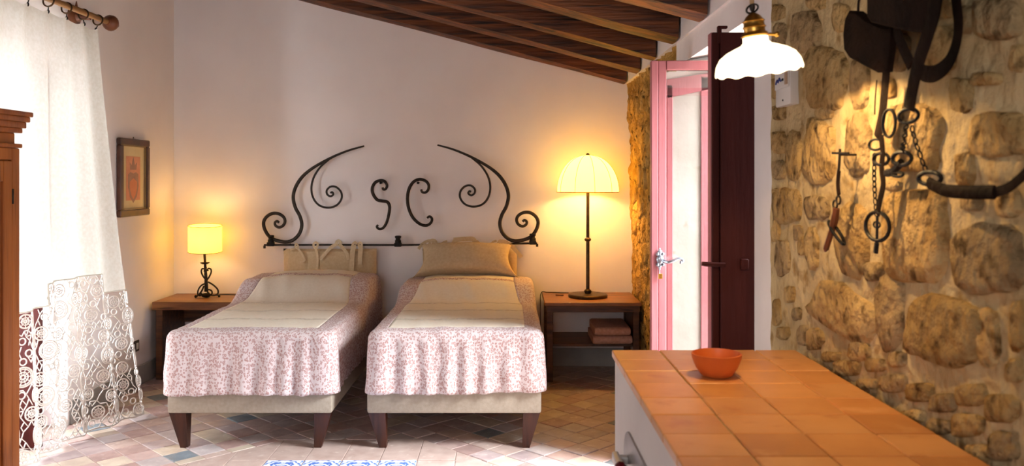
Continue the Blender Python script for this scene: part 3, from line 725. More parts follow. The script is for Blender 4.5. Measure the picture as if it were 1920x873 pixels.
pil = cushion_mesh(pc+Vector((0,0.0,0.01)), 0.755, 0.275, 0.20, -0.55, 0.30, 9, 0.45, -0.014, 0.13).build('pillow', M['cushion'])
tag(pil, 'plump oatmeal linen pillow leaning at the head of the bed near the door', 'pillow')

# ------------------------------------------------------------------ nightstands and lamps
ns = thing('nightstand', 'low wooden plank nightstand carrying the small drum lamp', 'nightstand', (-2.12, 6.1, 0))
m = MB(); m.box(-2.472, -1.80, 5.87, 6.313, 0.488, 0.545, 0.004); top_o = m.build('top', M['walnut_top'], ns, smooth=False)
for (x0, x1, y0, y1) in ((-2.450, -2.405, 5.885, 6.30), (-1.86, -1.815, 5.885, 6.30)):
    MB().box(x0, x1, y0, y1, 0.0, 0.488, 0.003).build('leg_panel', M['walnut'], ns, smooth=False)
MB().box(-2.405, -1.86, 6.27, 6.295, 0.34, 0.488, 0.002).build('back_rail', M['walnut'], ns, smooth=False)
def lamp_light(name, loc, power, col, rad):
    l = bpy.data.lights.new(name, 'POINT'); l.energy = power; l.color = col; l.shadow_soft_size = rad
    o = bpy.data.objects.new(name, l); COL.objects.link(o); o.location = loc; return o
WARM = (1.0, 0.62, 0.24)
M['shade_small'] = glow('small_shade_cloth', (1.0, 0.62, 0.05, 1), 3.2, (0.80, 0.56, 0.16, 1), 0.35)
M['shade_dome'] = glow('dome_shade_cloth', (1.0, 0.60, 0.075, 1), 5.0, (0.80, 0.58, 0.22, 1), 0.35)
M['shade_glass'] = glow('opal_glass', (1.0, 0.80, 0.50, 1), 1.9, (0.85, 0.78, 0.66, 1), 0.02)
lc = Vector((-2.18, 6.10, 0.545))
tl = thing('table_lamp', 'small table lamp with yellow drum shade and scrolled iron foot', 'lamp', lc)
def lz(x, y, d=0): return P(330+x/5.133, 410+y/5.133, 6.10)+Vector((0, d, 0))
sh = MB(); c0 = lz(280,190); sr = 0.116
sh.lathe([(sr, -0.094), (sr, 0.094)], (0,0,0), 36)
sh.f = [f for f in sh.f if len(f) == 4]
Rt = Matrix.Rotation(math.radians(1.5), 3, 'Y') @ Matrix.Rotation(math.radians(4), 3, 'X')
sh.v = [c0+Rt @ p for p in sh.v]
so = sh.build('shade', M['shade_small'], tl)
rim = MB()
for zz in (-0.094, 0.094): rim.tube([c0+Rt @ Vector((sr*math.cos(2*PI*i/36), sr*math.sin(2*PI*i/36), zz)) for i in range(36)], 0.0022, 6, closed=True)
for part in (0, 1):
    q = MB(); q.tube([c0+Rt @ Vector((sr*1.005*math.cos(2*PI*i/36), sr*1.005*math.sin(2*PI*i/36), (-0.094, 0.094)[part])) for i in range(36)], 0.0022, 6, closed=True); q.build('rim', M['polewood'], so)
st = MB(); st.tube([lz(273,310), lz(280,430), lz(290,600), lz(292,700)], [0.009, 0.009, 0.012, 0.014], 10); st.build('stem', M['iron'], tl)
tw = MB(); tw.tube([lz(288+5*math.cos(k*0.9), 470+k*5, -0.012*math.sin(k*0.9)) for k in range(46)], 0.005, 6); tw.build('twist', M['iron'], tl)
dp = MB(); dp.lathe([(0.004, -0.004), (0.020, -0.002), (0.032, 0.006), (0.034, 0.010), (0.028, 0.007), (0.008, 0.003)], lz(278,432), 20); dp.build('drip_pan', M['iron'], tl)
for k, pts in enumerate([[(285,575), (262,545), (248,505), (258,478), (280,485), (276,505)], [(295,590), (318,560), (338,515), (335,485), (312,477), (303,492), (312,500)],
            [(285,620), (250,640), (224,680), (220,720), (240,735), (255,720), (245,708)], [(300,610), (350,640), (390,680), (396,715), (375,735), (345,738)],
            [(305,690), (330,675), (358,690), (358,718), (338,722), (330,708)], [(285,640), (262,690), (230,728), (205,742), (200,744)], [(300,700), (340,735), (395,732), (415,738)]]):
    q = MB(); q.tube(spline([lz(x, y, [-0.01, 0.0, -0.02, 0.02, -0.03, -0.035, 0.0][k]) for x, y in pts], 6), 0.0058, 6); q.build('scroll', M['iron'], tl)
ft = MB(); ft.ball((lz(205,758).x, 6.07, 0.5562), 0.011, 8); ft.build('foot', M['iron_black'], tl)
ft = MB(); ft.ball((lz(415,740).x, 6.10, 0.5542), 0.009, 8); ft.build('foot', M['iron_black'], tl)
ft = MB(); ft.ball((lz(295,730).x, 6.09, 0.5625), 0.028, 10, (1.3,1,0.6)); ft.build('foot_boss', M['iron'], tl)
bu = MB(); bu.ball(c0+Vector((-0.01,0,-0.01)), 0.026, 12); bu.build('bulb', M['bulb'], tl)
lamp_light('table_lamp_light', c0+Vector((-0.005,0,0.03)), 2.4, WARM, 0.04)
cd = MB(); cd.tube(spline([lz(400,735,0.03), lz(480,738,0.06), lz(580,742,0.05), lz(650,742,0.02)], 6), 0.003, 6)
cd.build('cord', M['black_plastic'], tl)
sw = MB(); c = Vector((lz(670,740).x, 6.12, 0.545)); sw.box(c.x-0.03, c.x+0.03, c.y-0.011, c.y+0.011, 0.5455, 0.561, 0.004); sw.build('inline_switch', M['black_plastic'], tl)

rn = thing('nightstand', 'dark wooden nightstand with a shelf, under the tall dome lamp', 'nightstand', (0.58, 6.04, 0))
m = MB(); m.box(0.255, 0.915, 5.775, 6.31, 0.530, 0.554, 0.003); m.build('top', M['walnut_top'], rn, smooth=False)
m = MB(); m.box(0.268, 0.905, 5.79, 5.812, 0.487, 0.529, 0.002); m.build('apron', M['walnut'], rn, smooth=False)
for (x, y) in ((0.268, 5.79), (0.862, 5.79), (0.268, 6.25), (0.862, 6.25)):
    MB().box(x, x+0.043, y+(0.0225 if y < 6 else 0), y+0.045, 0.0, 0.529, 0.003).build('leg', M['walnut'], rn, smooth=False)
MB().box(0.872, 0.900, 5.84, 6.25, 0.265, 0.529, 0.002).build('side_panel', M['walnut'], rn, smooth=False)
MB().box(0.275, 0.897, 5.836, 6.29, 0.243, 0.262, 0.002).build('shelf', M['walnut'], rn, smooth=False)
tb = MB(); rt = 0.034                                        # folded blanket: two rounded layers
for k, (dx, z0) in enumerate(((0.0, 0.263), (0.012, 0.263+2*rt*0.86))):
    sec = [(5.80+rt*0.9-rt*0.9*math.cos(a), rt*0.86+rt*0.84*math.sin(a)) for a in [PI/2*3-PI*i/8 for i in range(9)]] 
    sec = [(5.825-rt*math.cos(a), rt*0.86*(1+math.sin(a))) for a in [-PI/2+PI*i/8 for i in range(9)]]
    poly = [(6.18, 0.0)]+sec+[(6.18, 2*rt*0.86)]
    n = len(poly); xs = [0.585+dx, 0.60+dx, 0.72, 0.84-dx, 0.855-dx]; f = [0.8, 1, 1, 1, 0.82]
    vs = [(x, y+0.006*math.sin(x*30+k), z0+rt*0.86+(z-rt*0.86)*f[i]) for i, x in enumerate(xs) for y, z in poly]
    tb.add(vs, [(i*n+j, i*n+(j+1) % n, (i+1)*n+(j+1) % n, (i+1)*n+j) for i in range(4) for j in range(n)]+[tuple(range(n)), tuple(4*n+j for j in range(n))])
    if k == 0: tbl = tb; tb = MB()
bl = thing('folded_blanket', 'folded dusky pink blanket on the shelf of the dome lamp nightstand', 'blanket', (0.72, 6.0, 0.263))
tbl.build('lower_fold', M['towel'], bl); tb.build('upper_fold', M['towel'], bl)
lc = Vector((0.573, 6.05, 0.554))
dl = thing('table_lamp', 'tall bronze table lamp with glowing ribbed dome shade', 'lamp', lc)
m = MB(); m.lathe([(0.0, 0.0), (0.138, 0.0), (0.140, 0.006), (0.140, 0.018), (0.134, 0.024), (0.03, 0.027), (0.0, 0.027)], lc, 40); m.build('base', M['bronze'], dl)
m = MB(); m.lathe([(0.0, 0.027), (0.020, 0.027), (0.026, 0.038), (0.024, 0.05), (0.014, 0.058), (0.0125, 0.062), (0.0125, 0.398), (0.020, 0.402), (0.025, 0.412), (0.020, 0.422), (0.0115, 0.426), (0.0105, 0.90), (0.0, 0.90)], lc, 16); m.build('pole', M['bronze'], dl)
m = MB(); m.lathe([(0.0, 1.010), (0.012, 1.012), (0.014, 1.02), (0.008, 1.028), (0.0, 1.03)], lc, 12); m.build('finial', M['bronze'], dl)
NR = 10; prof = []
for j in range(15):
    a = j/14*PI/2*0.93; prof.append((0.222*math.cos(a)**0.9, 0.752+0.262*math.sin(a)/math.sin(PI/2*0.93)))
m = MB(); m.lathe(prof, lc, 80, wob=lambda a, j: 1-0.028*abs(math.sin(a*NR/2+0.3*PI)))
m.f = [f for f in m.f if len(f) == 4]
so = m.build('shade', M['shade_dome'], dl, ang=3)
for k in range(NR):
    a = (k*PI-0.3*PI)*2/NR; q = MB(); q.tube([lc+Vector((r_*1.004*math.cos(a), r_*1.004*math.sin(a), h_)) for r_, h_ in prof], 0.0016, 5); q.build('rib', M['polewood'], so)
q = MB(); q.tube([lc+Vector((0.222*math.cos(2*PI*i/60), 0.222*math.sin(2*PI*i/60), 0.752)) for i in range(60)], 0.0025, 5, closed=True); q.build('hem', M['polewood'], so)
bu = MB(); bu.ball(lc+Vector((0,0,0.90)), 0.032, 12); bu.build('bulb', M['bulb'], dl)
lamp_light('dome_lamp_light', lc+Vector((0,-0.0,0.86)), 17.0, (1.0, 0.56, 0.17), 0.05)
cd = MB(); cd.tube(spline([(0.45,6.25,0.557), (0.30,6.29,0.557), (0.25,6.30,0.552), (0.243,6.30,0.45), (0.245,6.30,0.15), (0.25,6.29,0.02)], 6), 0.003, 6); cd.build('cord', M['black_plastic'], dl)
ds = MB(); c = Vector((0.375, 6.12, 0.554)); ds.box(c.x-0.03, c.x+0.03, c.y-0.012, c.y+0.012, 0.5545, 0.566, 0.004); o = ds.build('lamp_switch', M['rosette'], dl); o['label'] = 'small brown inline switch'

# ------------------------------------------------------------------ picture and socket on the left wall
pf = thing('picture_frame', 'dark framed print of a crowned coat of arms on the left wall', 'picture', (XL, 5.61, 1.153))
y0, y1, z0, z1, fw = 5.39, 5.83, 1.153, 1.663, 0.045
xw = XL+0.004
for (a0, a1, b0, b1) in ((y0, y1, z1-fw, z1), (y0, y1, z0, z0+fw), (y0, y0+fw, z0+fw, z1-fw), (y1-fw, y1, z0+fw, z1-fw)):
    q = MB(); q.box(xw, xw+0.030, a0, a1, b0, b1, 0.006); q.build('moulding', M['frame'], pf, smooth=False)
q = MB(); g = 0.006
for (a0, a1, b0, b1) in ((y0+fw, y1-fw, z1-fw-g, z1-fw), (y0+fw, y1-fw, z0+fw, z0+fw+g), (y0+fw, y0+fw+g, z0+fw+g, z1-fw-g), (y1-fw-g, y1-fw, z0+fw+g, z1-fw-g)):
    q.box(xw+0.01, xw+0.022, a0, a1, b0, b1)
q.build('bead', M['gilt'], pf, smooth=False)
MB().box(xw, xw+0.010, y0+fw, y1-fw, z0+fw, z1-fw).build('mount', M['mat'], pf, smooth=False)
yc = (y0+y1)/2
pr = MB().box(xw+0.0101, xw+0.0112, yc-0.105, yc+0.105, z0+0.105, z1-0.115).build('print', M['print'], pf, smooth=False)
def flat(poly, d, nm, mt): MB().prism(poly, lambda a, b, dd: (xw+dd, a, b), 0.0112, 0.0112+d).build(nm, mt, pr, smooth=False)
zc = 1.36
flat([(yc-0.075, zc+0.07), (yc-0.04, zc+0.085), (yc, zc+0.075), (yc+0.04, zc+0.085), (yc+0.075, zc+0.07), (yc+0.08, zc-0.01), (yc+0.05, zc-0.08), (yc, zc-0.12), (yc-0.05, zc-0.08), (yc-0.08, zc-0.01)], 0.0006, 'shield_outline', M['printdark'])
flat([(yc-0.055, zc+0.02), (yc, zc+0.045), (yc+0.055, zc+0.02), (yc+0.055, zc-0.02), (yc+0.03, zc-0.07), (yc, zc-0.095), (yc-0.03, zc-0.07), (yc-0.055, zc-0.02)], 0.001, 'shield_field', M['printorange'])
flat([(yc-0.045, zc+0.10), (yc+0.045, zc+0.10), (yc+0.055, zc+0.15), (yc+0.025, zc+0.13), (yc+0.012, zc+0.16), (yc, zc+0.185), (yc-0.012, zc+0.16), (yc-0.025, zc+0.13), (yc-0.055, zc+0.15)], 0.0006, 'crown', M['printdark'])
q = MB(); q.ring((xw+0.012, yc, z1+0.006), (0,1,0), (0,0,1), 0.006, 0.008, 0.0015, 10, 5); q.build('hanging_ring', M['iron'], pf)
so_ = thing('wall_socket', 'dark brown electrical plate with two pale modules low on the left wall', 'socket', (XL, 5.65, 0.24))
MB().box(XL+0.001, XL+0.010, 5.59, 5.715, 0.24, 0.315, 0.003).build('plate', M['plasticdark'], so_, smooth=False)
for yy in (5.625, 5.68): MB().box(XL+0.0102, XL+0.014, yy-0.015, yy+0.015, 0.256, 0.299, 0.002).build('module', M['plastic'], so_, smooth=False)

# ------------------------------------------------------------------ wardrobe
Xf, Ye = -1.985, 3.44
wd = thing('wardrobe', 'reddish brown wooden wardrobe with stepped cornice at the left edge', 'wardrobe', (-2.23, 2.9, 0))
MB().box(-2.47, Xf-0.02, 2.35, Ye, 0.08, 1.585, 0.003).build('body', M['wardrobe'], wd, smooth=False)
for k, (h0, h1, o) in enumerate(((1.585, 1.605, 0.008), (1.605, 1.63, 0.018), (1.63, 1.652, 0.028), (1.652, 1.672, 0.036))):
    MB().box(-2.47, Xf+o, 2.35-o, Ye+o, h0, h1, 0.004, 2).build('cornice_step', M['wardrobe'], wd, ang=0.5)
MB().box(-2.465, Xf+0.008, 2.345, Ye+0.006, 1.525, 1.542, 0.003).build('frieze_bead', M['wardrobe'], wd, smooth=False)
MB().box(Xf-0.02, Xf, 3.385, Ye, 0.10, 1.524, 0.004).build('corner_stile', M['wardrobe'], wd, smooth=False)
MB().box(Xf-0.02, Xf, 2.35, 2.405, 0.10, 1.524, 0.004).build('corner_stile', M['wardrobe'], wd, smooth=False)
MB().box(Xf-0.02, Xf, 2.405, 3.385, 1.475, 1.524, 0.003).build('top_rail', M['wardrobe'], wd, smooth=False)
for (a0, a1) in ((2.408, 2.892), (2.898, 3.382)):
    d = MB(); fwid = 0.06
    d.box(Xf-0.019, Xf+0.004, a0, a0+fwid, 0.11, 1.472, 0.003); d.box(Xf-0.019, Xf+0.004, a1-fwid, a1, 0.11, 1.472, 0.003)
    d.box(Xf-0.019, Xf+0.004, a0+fwid, a1-fwid, 0.11, 0.19, 0.003); d.box(Xf-0.019, Xf+0.004, a0+fwid, a1-fwid, 1.39, 1.472, 0.003)
    do = d.build('door', M['wardrobe'], wd, smooth=False)
    MB().box(Xf-0.018, Xf-0.008, a0+fwid, a1-fwid, 0.19, 1.39).build('panel', M['wardrobe'], do, smooth=False)
    hg = MB(); hg.tube([(Xf+0.004, a1 if a1 > 3 else a0, 1.30), (Xf+0.004, a1 if a1 > 3 else a0, 1.36)], 0.005, 8); hg.build('hinge', M['iron'], do)
MB().box(-2.46, Xf+0.012, 2.34, Ye+0.01, 0.0, 0.10, 0.006).build('plinth', M['wardrobe'], wd, smooth=False)

# ------------------------------------------------------------------ curtain pole and lace curtain
XRD, ZRD = -2.385, 2.335
cr = thing('curtain_pole', 'turned wooden curtain pole with ball finial over the french window', 'curtain pole', (XRD, 4.3, ZRD-0.05))
MB().tube([(XRD, 3.2, ZRD), (XRD, 5.02, ZRD)], 0.017, 14).build('pole', M['polewood'], cr)
m = MB(); m.lathe([(0.0, 0.0), (0.018, 0.0), (0.022, 0.008), (0.019, 0.016), (0.030, 0.022), (0.046, 0.045), (0.048, 0.062), (0.038, 0.085), (0.018, 0.100), (0.016, 0.106), (0.021, 0.118), (0.016, 0.134), (0.0, 0.138)], (XRD, 5.02, ZRD), 20, axis='y'); m.build('finial', M['rosette'], cr)
for yy in (3.35, 4.86):
    m = MB(); m.lathe([(0.0, 0.0), (0.062, 0.0), (0.064, 0.012), (0.050, 0.022), (0.030, 0.028), (0.018, 0.05), (0.018, 0.10), (0.0, 0.10)], (XL, yy, ZRD-0.005), 24, axis='x'); bo = m.build('bracket', M['rosette'], cr)
    q = MB(); q.tube([(XL+0.02, yy, ZRD+0.055), (XL+0.02, yy, ZRD+0.085)], [0.008, 0.003], 8); q.build('tip', M['rosette'], bo)
YC0, YC1 = 3.49, 4.93
def cur(s, z):
    """curtain surface: s along the pole, z height"""
    t = max(0, min(1, (2.27-z)/2.25)); y = YC0+(YC1-YC0)*s+0.05*t*s
    k = 0.07+0.165*smoothstep(0.62, 1.0, s)
    x = XRD+0.005+k*t**1.25
    amp = 0.012+0.012*t
    x += amp*math.sin(2*PI*(s*7.4+0.12*t)+0.6*math.sin(3*t))+0.006*noise.noise(Vector((s*16, z*1.2, 4)))
    x += 0.030*smoothstep(0.965, 1.0, s)*(-1)*(1-t)
    return Vector((x, y, z))
def s_of(y): return (y-YC0)/(YC1-YC0)
ct = thing('curtain', 'white linen curtain with deep crochet lace border over the french window', 'curtain', (-2.3, 4.3, 0.02))
SA, SB = s_of(4.262), s_of(4.70)
def hem(s): return 0.868 if SA <= s <= SB else 0.757
def topz(s):
    d = abs(((s*8.0) % 1.0)-0.5)*2          # 1 at clips, 0 between
    return 2.262+0.022*d-0.01
def linen(sa, sb, hz_, nu):
    return MB().grid(lambda u, v: cur(sa+(sb-sa)*u, topz(sa+(sb-sa)*u)*(1-v)+hz_*v), nu, 60)
m = linen(0, SA, 0.757, 50); q = linen(SA, SB, 0.868, 40); m.add(q.v, q.f); q = linen(SB, 1, 0.757, 24); m.add(q.v, q.f)
m.build('linen_panel', M['linen'], ct, ang=3)
hm = MB()
for (sa, sb, z) in ((0, SA, 0.757), (SA, SB, 0.868), (SB, 1, 0.757)): hm.tube([cur(sa+(sb-sa)*i/24, z)+Vector((0.002,0,0)) for i in range(25)], 0.004, 5)
for s, in ((SA,), (SB,)): hm.tube([cur(s, 0.757+0.111*i/4)+Vector((0.002,0,0)) for i in range(5)], 0.004, 5)
hm.build('hem_seam', M['linen'], ct)
for k in range(9):
    s = k/8.0
    if k == 0: s = 0.01
    c = cur(min(s, 0.992), 2.262); yy = c.y
    q = MB(); q.ring((XRD, yy, ZRD-0.012), (1,0,0), (0,0.15,1), 0.028, 0.030, 0.0045, 18, 6); ro = q.build('ring', M['bronze'], ct)
    q = MB(); q.tube([(XRD, yy, ZRD-0.042), (c.x, yy, 2.272)], 0.003, 6); q.ball((c.x, yy, 2.268), 0.008, 8, (1,0.6,1.4)); q.build('clip', M['iron_black'], ro)
# lace: rosettes, small rings and a net of threads lying on the curtain surface
def frame_at(s, z):
    p = cur(s, z); a = (cur(s+0.004, z)-cur(s-0.004, z)).normalized(); b = (cur(s, z+0.004)-cur(s, z-0.004)).normalized()
    nn = a.cross(b).normalized(); b = nn.cross(a); return p, a, b, nn
def flower(R, spokes, rings):
    m = MB()
    for f, th in rings: m.ring((0,0,0), (1,0,0), (0,1,0), R*f, R*f, th, 20, 5)
    for k in range(spokes):
        a = 2*PI*k/spokes; r0, r1 = R*0.22, R*0.95
        m.tube([(r0*math.cos(a), r0*math.sin(a), 0), (r1*math.cos(a), r1*math.sin(a), 0)], 0.0022, 4)
    return m
FL = [flower(0.047, 10, ((1.0,0.0042), (0.82,0.003), (0.5,0.0032), (0.22,0.004))), flower(0.033, 8, ((1.0,0.004), (0.55,0.003), (0.2,0.004))), flower(0.016, 0, ((1.0,0.0035),))]
flm = []
ros = []; rl = random.Random(3)
for kind, tries in ((0, 1500), (1, 2600), (2, 1800)):
    R = (0.047, 0.033, 0.016)[kind]; gap = (0.085, 0.012, 0.006)[kind]; cnt = 0; mx_ = (40, 100, 140)[kind]
    for _ in range(tries):
        if cnt >= mx_: break
        y = rl.uniform(YC0+0.05, YC1-0.03); s = s_of(y)
        z = rl.uniform(0.06, hem(s)-R-0.008)
        if any(abs(s-e)*(YC1-YC0) < R and z > 0.757-R for e in (SA, SB)): continue
        if all(math.hypot((s-a)*(YC1-YC0), z-b) > R+r+gap for a, b, r, k in ros): ros.append((s, z, R, kind)); cnt += 1
for (s, z, R, kind) in ros:
    p, a, b, nn = frame_at(s, z)
    if len(flm) <= kind: 
        while len(flm) <= kind: flm.append(None)
    if flm[kind] is None:
        o = FL[kind].build(('rosette', 'rosette', 'picot_ring')[kind], M['lace'], ct, loc=(0,0,0)); flm[kind] = o.data
    else:
        o = bpy.data.objects.new(('rosette', 'rosette', 'picot_ring')[kind], flm[kind]); COL.objects.link(o); o.parent = ct
    mtx = Matrix((a, b, nn)).transposed().to_4x4(); mtx.translation = p+nn*0.001-Vector(WL[ct.name]); o.matrix_local = mtx
net = MB(); dy, dz = 0.024, 0.034; cols = int((YC1-YC0)/dy)
def npt(i, j):
    y = i*dy+(dy/2 if j % 2 else 0); z = 0.03+j*dz*0.75
    y += 0.010*noise.noise(Vector((i*1.7, j*2.3, 1))); z += 0.010*noise.noise(Vector((i*2.1, j*1.3, 5)))
    return min(max(y/(YC1-YC0), 0), 1), max(0.025, z)
def inside(s, z): return any(math.hypot((s-a)*(YC1-YC0), z-b) < r*0.97 for a, b, r, k in ros)
rows = int(0.85/(dz*0.75))
edges = set()
for i in range(0, cols+1):
    for j in range(rows):
        if j % 2 == 0: nb = [(i, j+1), (i-1, j+1)]
        else: nb = [(i, j+1), (i+1, j+1)]
        if (i+j) % 4 == 0: nb.append((i+1, j))
        for q in nb: edges.add(((i, j), q))
for (a, b) in edges:
    (s0, z0), (s1, z1) = npt(*a), npt(*b)
    if max(z0, z1) > hem((s0+s1)/2)+0.004 or inside(s0, z0) or inside(s1, z1): continue
    if abs(s0-s1) < 1e-6 and abs(z0-z1) < 1e-6: continue
    net.tube([cur(s0, z0), cur((s0+s1)/2, (z0+z1)/2), cur(s1, z1)], 0.0029, 4)
net.tube([cur(i/60, 0.025+0.006*abs(math.sin(i*0.9))) for i in range(61)], 0.005, 5)
net.tube([cur(1.0, 0.03+0.72*i/40) for i in range(41)], 0.004, 5)
no = net.build('lace_net', M['lace'], ct, ang=3); no['kind'] = 'stuff'

# ------------------------------------------------------------------ kitchen counter
CX0, CYE, CZ = 0.311, 2.526, 0.89
kc = thing('kitchen_counter', 'white plastered kitchen counter along the stone wall with terracotta tiled top', 'counter', (0.6, 1.6, 0))
m = MB(); m.box(CX0+0.008, XR-0.034, 0.70, CYE-0.008, 0.0, CZ-0.022, 0.006, 2); m.build('body', M['white'], kc)
tw_, td_ = 0.1425, 0.1390
MB().box(CX0+0.004, XR-0.032, 0.70, CYE-0.004, CZ-0.0215, CZ-0.004).build('mortar_bed', M['mortar'], kc, smooth=False)
k = 0
for i in range(4):
    for j in range(13):
        x = CX0+i*tw_; y = CYE-(j+1)*td_
        x1 = min(x+tw_-0.003, XR-0.03)
        m = MB(); m.box(x, x1, y+0.003, y+td_, CZ-0.022, CZ+random.uniform(-0.001, 0.0008), 0.0025)
        o = m.build('tile', random.choice(CT), kc, smooth=False, loc=(x+tw_/2, y+td_/2, CZ-0.02)); k += 1
Xo = CX0+0.008                                  # the oven set in the counter's side
ov = thing('oven', 'grey built-in oven with pale bar handle in the side of the counter', 'oven', (Xo, 1.95, 0.2))
arc = [(2.285, 0.20), (2.285, 0.655)]+[(2.285-0.09*(1-math.cos(a)), 0.655+0.085*math.sin(a)) for a in [PI/2*i/6 for i in range(1, 7)]]+[(1.72, 0.745), (1.68, 0.70), (1.68, 0.20)]
MB().prism(arc, lambda y, z, d: (Xo-d, y, z), -0.004, 0.006).build('front_panel', M['ovengrey'], ov, smooth=False)
MB().box(Xo-0.0085, Xo-0.0062, 1.72, 2.16, 0.25, 0.648, 0.001).build('door_glass', M['black'], ov, smooth=False)
hnd = MB(); hnd.box(Xo-0.044, Xo-0.026, 1.74, 2.235, 0.655, 0.682, 0.005, 2); hb_ = hnd.build('handle', M['plastic'], ov)
for yy in (1.76, 2.205): MB().box(Xo-0.028, Xo-0.006, yy-0.012, yy+0.012, 0.658, 0.678, 0.002).build('handle_mount', M['plastic'], hb_, smooth=False)
kn = MB(); kn.lathe([(0.0, -0.060), (0.014, -0.058), (0.021, -0.050), (0.021, -0.038), (0.012, -0.032), (0.009, -0.028), (0.009, -0.005), (0.0, -0.005)], (Xo, 2.05, 0.694), 16, axis='x')
kno = kn.build('knob', M['redpot'], ov); kno['label'] = 'dark red round knob'
bw = MB(); c = Vector((0.541, 2.19, CZ+0.0005))
bw.lathe([(0.0, 0.0), (0.034, 0.0), (0.040, 0.003), (0.053, 0.022), (0.0625, 0.046), (0.0645, 0.058), (0.061, 0.0595), (0.058, 0.048), (0.048, 0.024), (0.034, 0.009), (0.0, 0.007)], c, 40)
tag(bw.build('bowl', M['terracotta'], loc=c), 'small round orange terracotta bowl on the tiled counter', 'bowl')

# ------------------------------------------------------------------ pendant lamp
pz = Vector((0.609, 2.05, 1.659)); Rp = 0.103
pd = thing('pendant_lamp', 'hanging lamp with fluted white glass shade and brass fitting', 'lamp', pz)
Rx = Matrix.Rotation(math.radians(-6), 3, 'Y')
PS = 0.103/0.124; prof = [(1.0, 0.0), (0.99, 0.008), (0.955, 0.022), (0.86, 0.038), (0.70, 0.050), (0.50, 0.059), (0.35, 0.065), (0.285, 0.072), (0.275, 0.086), (0.29, 0.091)]
m = MB(); NF = 12
m.lathe([(r_*Rp, h_) for r_, h_ in prof], (0,0,0), 84, wob=lambda a, j: 1+(0.012 if j < 4 else 0.006 if j < 6 else 0)*math.cos(NF*a))
m.f = [f for f in m.f if len(f) == 4]
for i, v in enumerate(m.v):
    if i % len(prof) == 0: v.z += 0.003*math.cos(NF*math.atan2(v.y, v.x))
m.v = [pz+Rx @ v for v in m.v]
m.build('glass_shade', M['shade_glass'], pd, solid=0.003, ang=3)
q = MB(); q.lathe([(0.0, 0.116), (0.036, 0.116), (0.040, 0.120), (0.036, 0.128), (0.030, 0.132), (0.030, 0.142), (0.034, 0.145), (0.030, 0.149), (0.029, 0.160), (0.033, 0.163), (0.028, 0.167), (0.020, 0.178), (0.010, 0.186), (0.0, 0.188)], (0,0,0), 24); q.v = [pz+Rx @ (v*PS-Vector((0,0,0.012))) for v in q.v]; fit = q.build('brass_fitting', M['brass'], pd)
q = MB(); q.tube([pz+Rx @ Vector((0.026,-0.02,0.086)), pz+Rx @ Vector((0.045,-0.024,0.083))], 0.004, 6); q.ball(pz+Rx @ Vector((0.045,-0.024,0.083)), 0.007, 8); q.build('thumb_screw', M['brass'], fit)
hk = pz+Rx @ Vector((0,0,0.154))
q = MB(); q.ring(hk, (1,0.3,0.35), (0,0,1), 0.017, 0.010, 0.0024, 18, 6); q.build('hook_ring', M['iron'], pd)
q = MB(); q.ball(hk+Vector((0,0,0.004)), 0.009, 8, (0.8,0.8,1.4)); q.build('cord_grip', M['iron'], pd)
q = MB(); q.tube([hk, hk+Vector((-0.006,0,0.12)), Vector((hk.x-0.012, hk.y, zb(hk.x)+0.19))], 0.0055, 8); q.build('cord', M['cordcloth'], pd)
bp_ = pz+Rx @ Vector((0,0,0.060))
q = MB(); q.ball(bp_, 0.011, 12); q.build('bulb', M['bulb'], pd)
lamp_light('pendant_light', pz+Rx @ Vector((0,0,0.042)), 11.5, (1.0, 0.66, 0.28), 0.008)

# ------------------------------------------------------------------ thermostat plate
xs = XR-0.03
th = thing('thermostat', 'white plastic control box with a blue mark on the stone wall', 'thermostat', (XR, 2.645, 1.63))
MB().box(xs, XR+0.006, 2.575, 2.715, 1.628, 1.742, 0.004, 2).build('box', M['plastic'], th)
MB().box(xs-0.004, xs, 2.58, 2.71, 1.682, 1.738, 0.0015).build('cover', M['plastic'], th, smooth=False)
MB().box(xs-0.008, xs-0.004, 2.585, 2.605, 1.690, 1.728, 0.001).build('slider', pmat('tan_slider', L(176,150,124), None), th, smooth=False)
q = MB(); q.tube(spline([(xs-0.005, 2.695, 1.70), (xs-0.005, 2.682, 1.712), (xs-0.005, 2.672, 1.704), (xs-0.005, 2.660, 1.716), (xs-0.005, 2.650, 1.706), (xs-0.005, 2.638, 1.708)], 4), 0.003, 5); q.build('blue_mark', M['blue'], th)
q = MB(); q.ball((xs-0.005, 2.628, 1.708), 0.0045, 8); q.build('knob', M['black_plastic'], th)
q = MB(); q.ball((xs-0.0005, 2.64, 1.645), 0.003, 8); q.build('screw', M['iron'], th)

# ------------------------------------------------------------------ harness on the stone wall
XH = XR-0.055
def hw(x, y, d=0): return PW(x, y, XH-d)
hn = thing('horse_bridle', 'old dark leather horse bridle with blinkers, rings and chains on the stone wall', 'bridle', hw(1645, 470))
def strap(pts, wd, name='strap', d=0, th=0.16, mat='leather'):
    c = spline([hw(x, y, d) for x, y in pts], 6)
    MB().tube(c, wd/2*1.3, 6, flat=((1,0,0), th)).build(name, M[mat], hn)
def pad(poly, name, d, th=0.014):
    pts = [hw(x, y, d) for x, y in poly]; n = len(pts); c = sum(pts, Vector())/n
    m = MB(); vs = [p+Vector((th/2,0,0)) for p in pts]+[p-Vector((th/2,0,0)) for p in pts]+[c+(p-c)*0.9-Vector((th,0,0)) for p in pts]
    m.add(vs, [tuple(range(n))]+[(i, (i+1) % n, n+(i+1) % n, n+i) for i in range(n)]+[(n+i, n+(i+1) % n, 2*n+(i+1) % n, 2*n+i) for i in range(n)]+[tuple(range(2*n, 3*n))])
    m.build(name, M['leather'], hn, ang=0.6)
pad([(1598,20), (1613,21), (1633,36), (1655,47), (1676,54), (1674,90), (1668,135), (1652,136), (1625,122), (1599,108), (1590,94), (1588,64), (1592,32)], 'blinker', 0.0)
